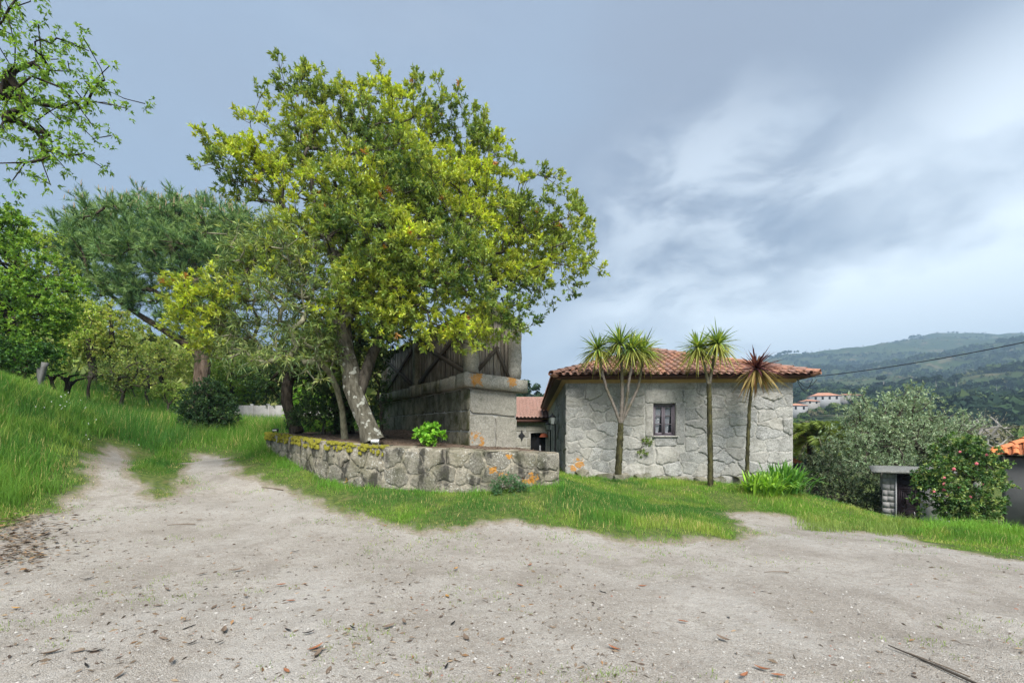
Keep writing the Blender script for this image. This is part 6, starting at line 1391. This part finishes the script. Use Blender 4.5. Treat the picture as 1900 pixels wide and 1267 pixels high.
# leaf litter on the yard and in the bed
def litter(x_, y_, z_, sz, pal, name, label):
    n = len(x_); az_ = rg.uniform(0, 2 * np.pi, n); d = np.stack([np.cos(az_), np.sin(az_), rg.normal(0, .12, n)], 1); V, F, cl = leaf_cloud(np.stack([x_, y_, z_ + .006], 1), d, sz, sz * rg.uniform(.18, .38, n), pick(pal, n, rg) * rg.uniform(.7, 1.25, (n, 1)), rg, fold=.22)
    return tag(obj(name, mesh(name, V, F, LITTER, col=cl)), label, 'leaf litter', kind='stuff')
LITTER = M('dead_leaf', .85, .15); LITTER = LITTER.done(LITTER.attr('col').outputs['Color'])
palL = [(.4, (.16, .12, .085)), (.3, (.24, .18, .12)), (.2, (.09, .065, .05)), (.1, (.24, .14, .07))]
x_, y_, z_ = ground_spots(5000, 2.6, 11, lambda g: g > -.35); k_ = rg.random(len(x_)) < np.where(x_ < 1.0, .8, .16) * smooth(-.1, .35, fbm(x_, y_, .5, 3) - .15); x_, y_, z_ = x_[k_], y_[k_], z_[k_]
litter(x_, y_, z_, rg.uniform(.025, .075, len(x_)), palL, 'leaf_litter', 'thin scatter of dry leaf bits over the yard')
k_ = rg.integers(0, len(BEDV), 5200); bp = BEDV[k_] + rg.normal(0, .06, (5200, 3)) * [1, 1, 0]; litter(bp[:, 0], bp[:, 1], bp[:, 2], rg.uniform(.03, .09, 5200), [(.5, (.12, .085, .06)), (.3, (.19, .13, .09)), (.2, (.07, .05, .04))], 'bed_litter', 'brown fallen leaves covering the tree bed')
gx, gy, gz_ = [], [], []
for k in range(800): px, py = rg.uniform(-40, 90), rg.uniform(955, 1040); a, b = to_ground(px, py + abs(px - 20) * .2) if k % 8 == 0 else (gx[-1] + rg.normal(0, .15), gy[-1] + rg.normal(0, .15)); gx.append(a); gy.append(b)
gx, gy = np.array(gx), np.array(gy); litter(gx, gy, gz(gx, gy) + .02, rg.uniform(.05, .12, len(gx)), palL, 'drifted_leaves', 'drift of dry brown leaves at the left edge of the gravel')
# single leaves one can pick out
def curled(ln, wd, curl):
    V, F = [], []
    for i in range(7):
        t = i / 6; w_ = wd * math.sin(math.pi * min(max(t, .04), .97)) ** .8
        for s in (-1, 0, 1): V.append((ln * (t - .5), s * w_ / 2, curl * ln * (t - .5) ** 2 + abs(s) * w_ * .28 + .004))
    for i in range(6):
        for s in (0, 1): a = i * 3 + s; F.append((a, a + 3, a + 4, a + 1))
    return V, F
def leaf_m2(name, c_): return plain(name, c_, .8, .35, 60)
LM = {'brown': leaf_m2('brown_leaf', (.15, .11, .08)), 'black': leaf_m2('black_pod', (.014, .012, .011)), 'rust': leaf_m2('rust_leaf', (.24, .10, .05)), 'orange': leaf_m2('orange_leaf', (.36, .20, .06))}
LME = {(k, j): mesh(k + '_leaf', *curled(.09 + .02 * j, (.028 if k != 'black' else .016) + .006 * j, .3 + .3 * j), LM[k]) for k in LM for j in (0, 1)}
single = [('black',355,1197),('black',408,1195),('black',160,1240),('black',840,1160),('black',828,1240),('black',655,1168),('black',572,1178),('black',535,1173),('black',760,1088),('black',350,1169),('black',1118,1101),('black',548,1025),('black',162,1077),('black',175,1214),
 ('brown',318,1233),('brown',220,1257),('brown',293,1127),('brown',397,1131),('brown',230,1192),('brown',303,1190),('brown',690,1122),('brown',720,1166),('brown',750,1157),('brown',455,1109),('brown',310,1096),('brown',585,1055),('brown',375,1067),('brown',440,1060),('brown',1342,1190),('brown',610,1250),('brown',590,1218),('brown',596,1210),('brown',865,1189),('brown',415,1175),('brown',95,1215),('brown',145,1213),
 ('rust',1267,1156),('rust',522,1088),('rust',1380,1257),('rust',965,1089),('rust',1192,1090),('rust',983,1051),('rust',540,1119),('rust',1140,1208),('rust',1415,1247),('rust',1445,1258),('rust',532,1249),('rust',586,1208),
 ('orange',30,1131),('orange',370,967),('orange',845,1058),('orange',830,1110),('orange',340,1155)]
names = {'black': ('fallen_pod', 'short black curled pod lying on the pale gravel', 'seed pod', 'black pods on the gravel'), 'brown': ('fallen_leaf', 'dull brown curled leaf lying on the gravel', 'leaf', 'brown fallen leaves on the gravel'),
         'rust': ('rusty_leaf', 'rust red leaf lying on the gravel', 'leaf', 'rust red leaves on the gravel'), 'orange': ('orange_leaf', 'orange yellow leaf lying on the gravel', 'leaf', 'orange leaves on the gravel')}
for k, px, py in single:
    a, b = to_ground(px, py); nm, lb_, ct, gp = names[k]; o = bpy.data.objects.new(nm, LME[(k, random.randint(0, 1))]); C.objects.link(o); o.location = (a, b, gzs(a, b) + .012); s_ = random.uniform(.8, 1.25); o.scale = (s_, s_, s_)
    o.rotation_euler = (random.uniform(-.15, .15), random.uniform(-.1, .1), random.uniform(0, 6.28)); tag(o, lb_, ct, gp)
# dry stems lying on the yard
def stick(name, label, p0, p1, r_, m_, bend=.03):
    a, b = to_ground(*p0), to_ground(*p1); t = np.linspace(0, 1, 12); x_ = a[0] + (b[0] - a[0]) * t; y_ = a[1] + (b[1] - a[1]) * t + bend * np.sin(np.pi * t); z_ = gz(x_, y_) + r_ + .012; tag(simple(name, [tube_vf(np.stack([x_, y_, z_], 1), r_ * np.linspace(.5, 1.1, 12), 6)], m_, None, True), label, 'stick')
STK = plain('dry_stem', (.16, .12, .085), .9)
stick('dry_stick', 'long dark dry stem lying at the lower right of the yard', (1648, 1203), (1815, 1275), .008, plain('dark_stem', (.06, .05, .04), .9))
stick('dry_stick', 'pale dry blade lying along the long stem', (1660, 1207), (1800, 1262), .004, STK, .05)
stick('twig', 'thin twig lying below the two wheel tracks', (310, 976), (362, 975), .008, STK)
stick('twig', 'short thick twig at the grass edge left of the retaining wall', (485, 906), (525, 912), .012, STK)
stick('twig', 'thin twig in the middle right of the yard', (1418, 1065), (1464, 1064), .006, STK)
# small garden lights on the wall
def spot(px, d, label, c_, s0):
    p, nn = wpt(s0); b = np.array([p[0] - nn[0] * .18, p[1] - nn[1] * .18, wtop(s0) + .005]); m_ = plain('lamp_body_' + c_[0], c_[1], .5); o = empty('garden_spotlight', b, label, 'garden light')
    simple('bracket', [box_vf(b + [-.07, 0, 0], (.012, 0, 0), (0, .05, 0), (0, 0, .07)), box_vf(b + [.06, 0, 0], (.012, 0, 0), (0, .05, 0), (0, 0, .07)), box_vf(b + [-.058, .001, 0], (.118, 0, 0), (0, .05, 0), (0, 0, .012))], m_, o)
    simple('head', [box_vf(b + [-.08, -.03, .05], (.16, 0, 0), (0, .09, .03), (0, -.02, .06))], m_, o); simple('glass', [box_vf(b + [-.065, -.036, .055], (.13, 0, 0), (0, .004, 0), (0, -.012, .045))], LGLASS, o)
spot(688, 9.8, 'small white garden spotlight on the wall in front of the trunk', ('white', (.7, .7, .7)), float(np.interp((688 - 950) / F_PX * 9.8, WP[:, 0], WS)))
spot(505, 13.5, 'small black garden spotlight at the left end of the retaining wall', ('black', (.012, .012, .013)), .35)
# masts on the far ridge
for px, h_, lab in ((1497, 14, 'taller thin mast on the far ridge'), (1521, 9, 'shorter thin mast on the far ridge')):
    az_ = math.atan((px - 950) / F_PX); rr = np.linspace(1000, 2500, 200); x_ = rr * math.sin(az_); y_ = rr * math.cos(az_); zf = far_z(x_, y_); i = int(np.argmax((zf - CAM_Z) / y_)); b = np.array([x_[i], y_[i], zf[i]])
    tag(simple('radio_mast', [tube_vf([b - HZ, b + HZ * h_ * .5, b + HZ * h_], [.5, .35, .2], 5)], plain('mast_grey', (.3, .3, .32), .7)), lab, 'mast', 'masts on the far ridge')

# ------------------------------------------------------------------ haze
HZD = 0.0005
V, F = box_vf((-2700, -2700, -80), (5400, 0, 0), (0, 5400, 0), (0, 0, 640))
hm = bpy.data.materials.new('haze_air'); hm.use_nodes = True; t_ = hm.node_tree; t_.nodes.clear(); oo = t_.nodes.new('ShaderNodeOutputMaterial'); pv = t_.nodes.new('ShaderNodeVolumePrincipled')
pv.inputs['Color'].default_value = (.50, .74, 1.0, 1); pv.inputs['Density'].default_value = HZD; pv.inputs['Anisotropy'].default_value = 0.2; t_.links.new(pv.outputs[0], oo.inputs['Volume'])
tag(obj('haze', mesh('haze', V, F, hm)), 'thin blue haze in the valley air', 'haze', kind='stuff')
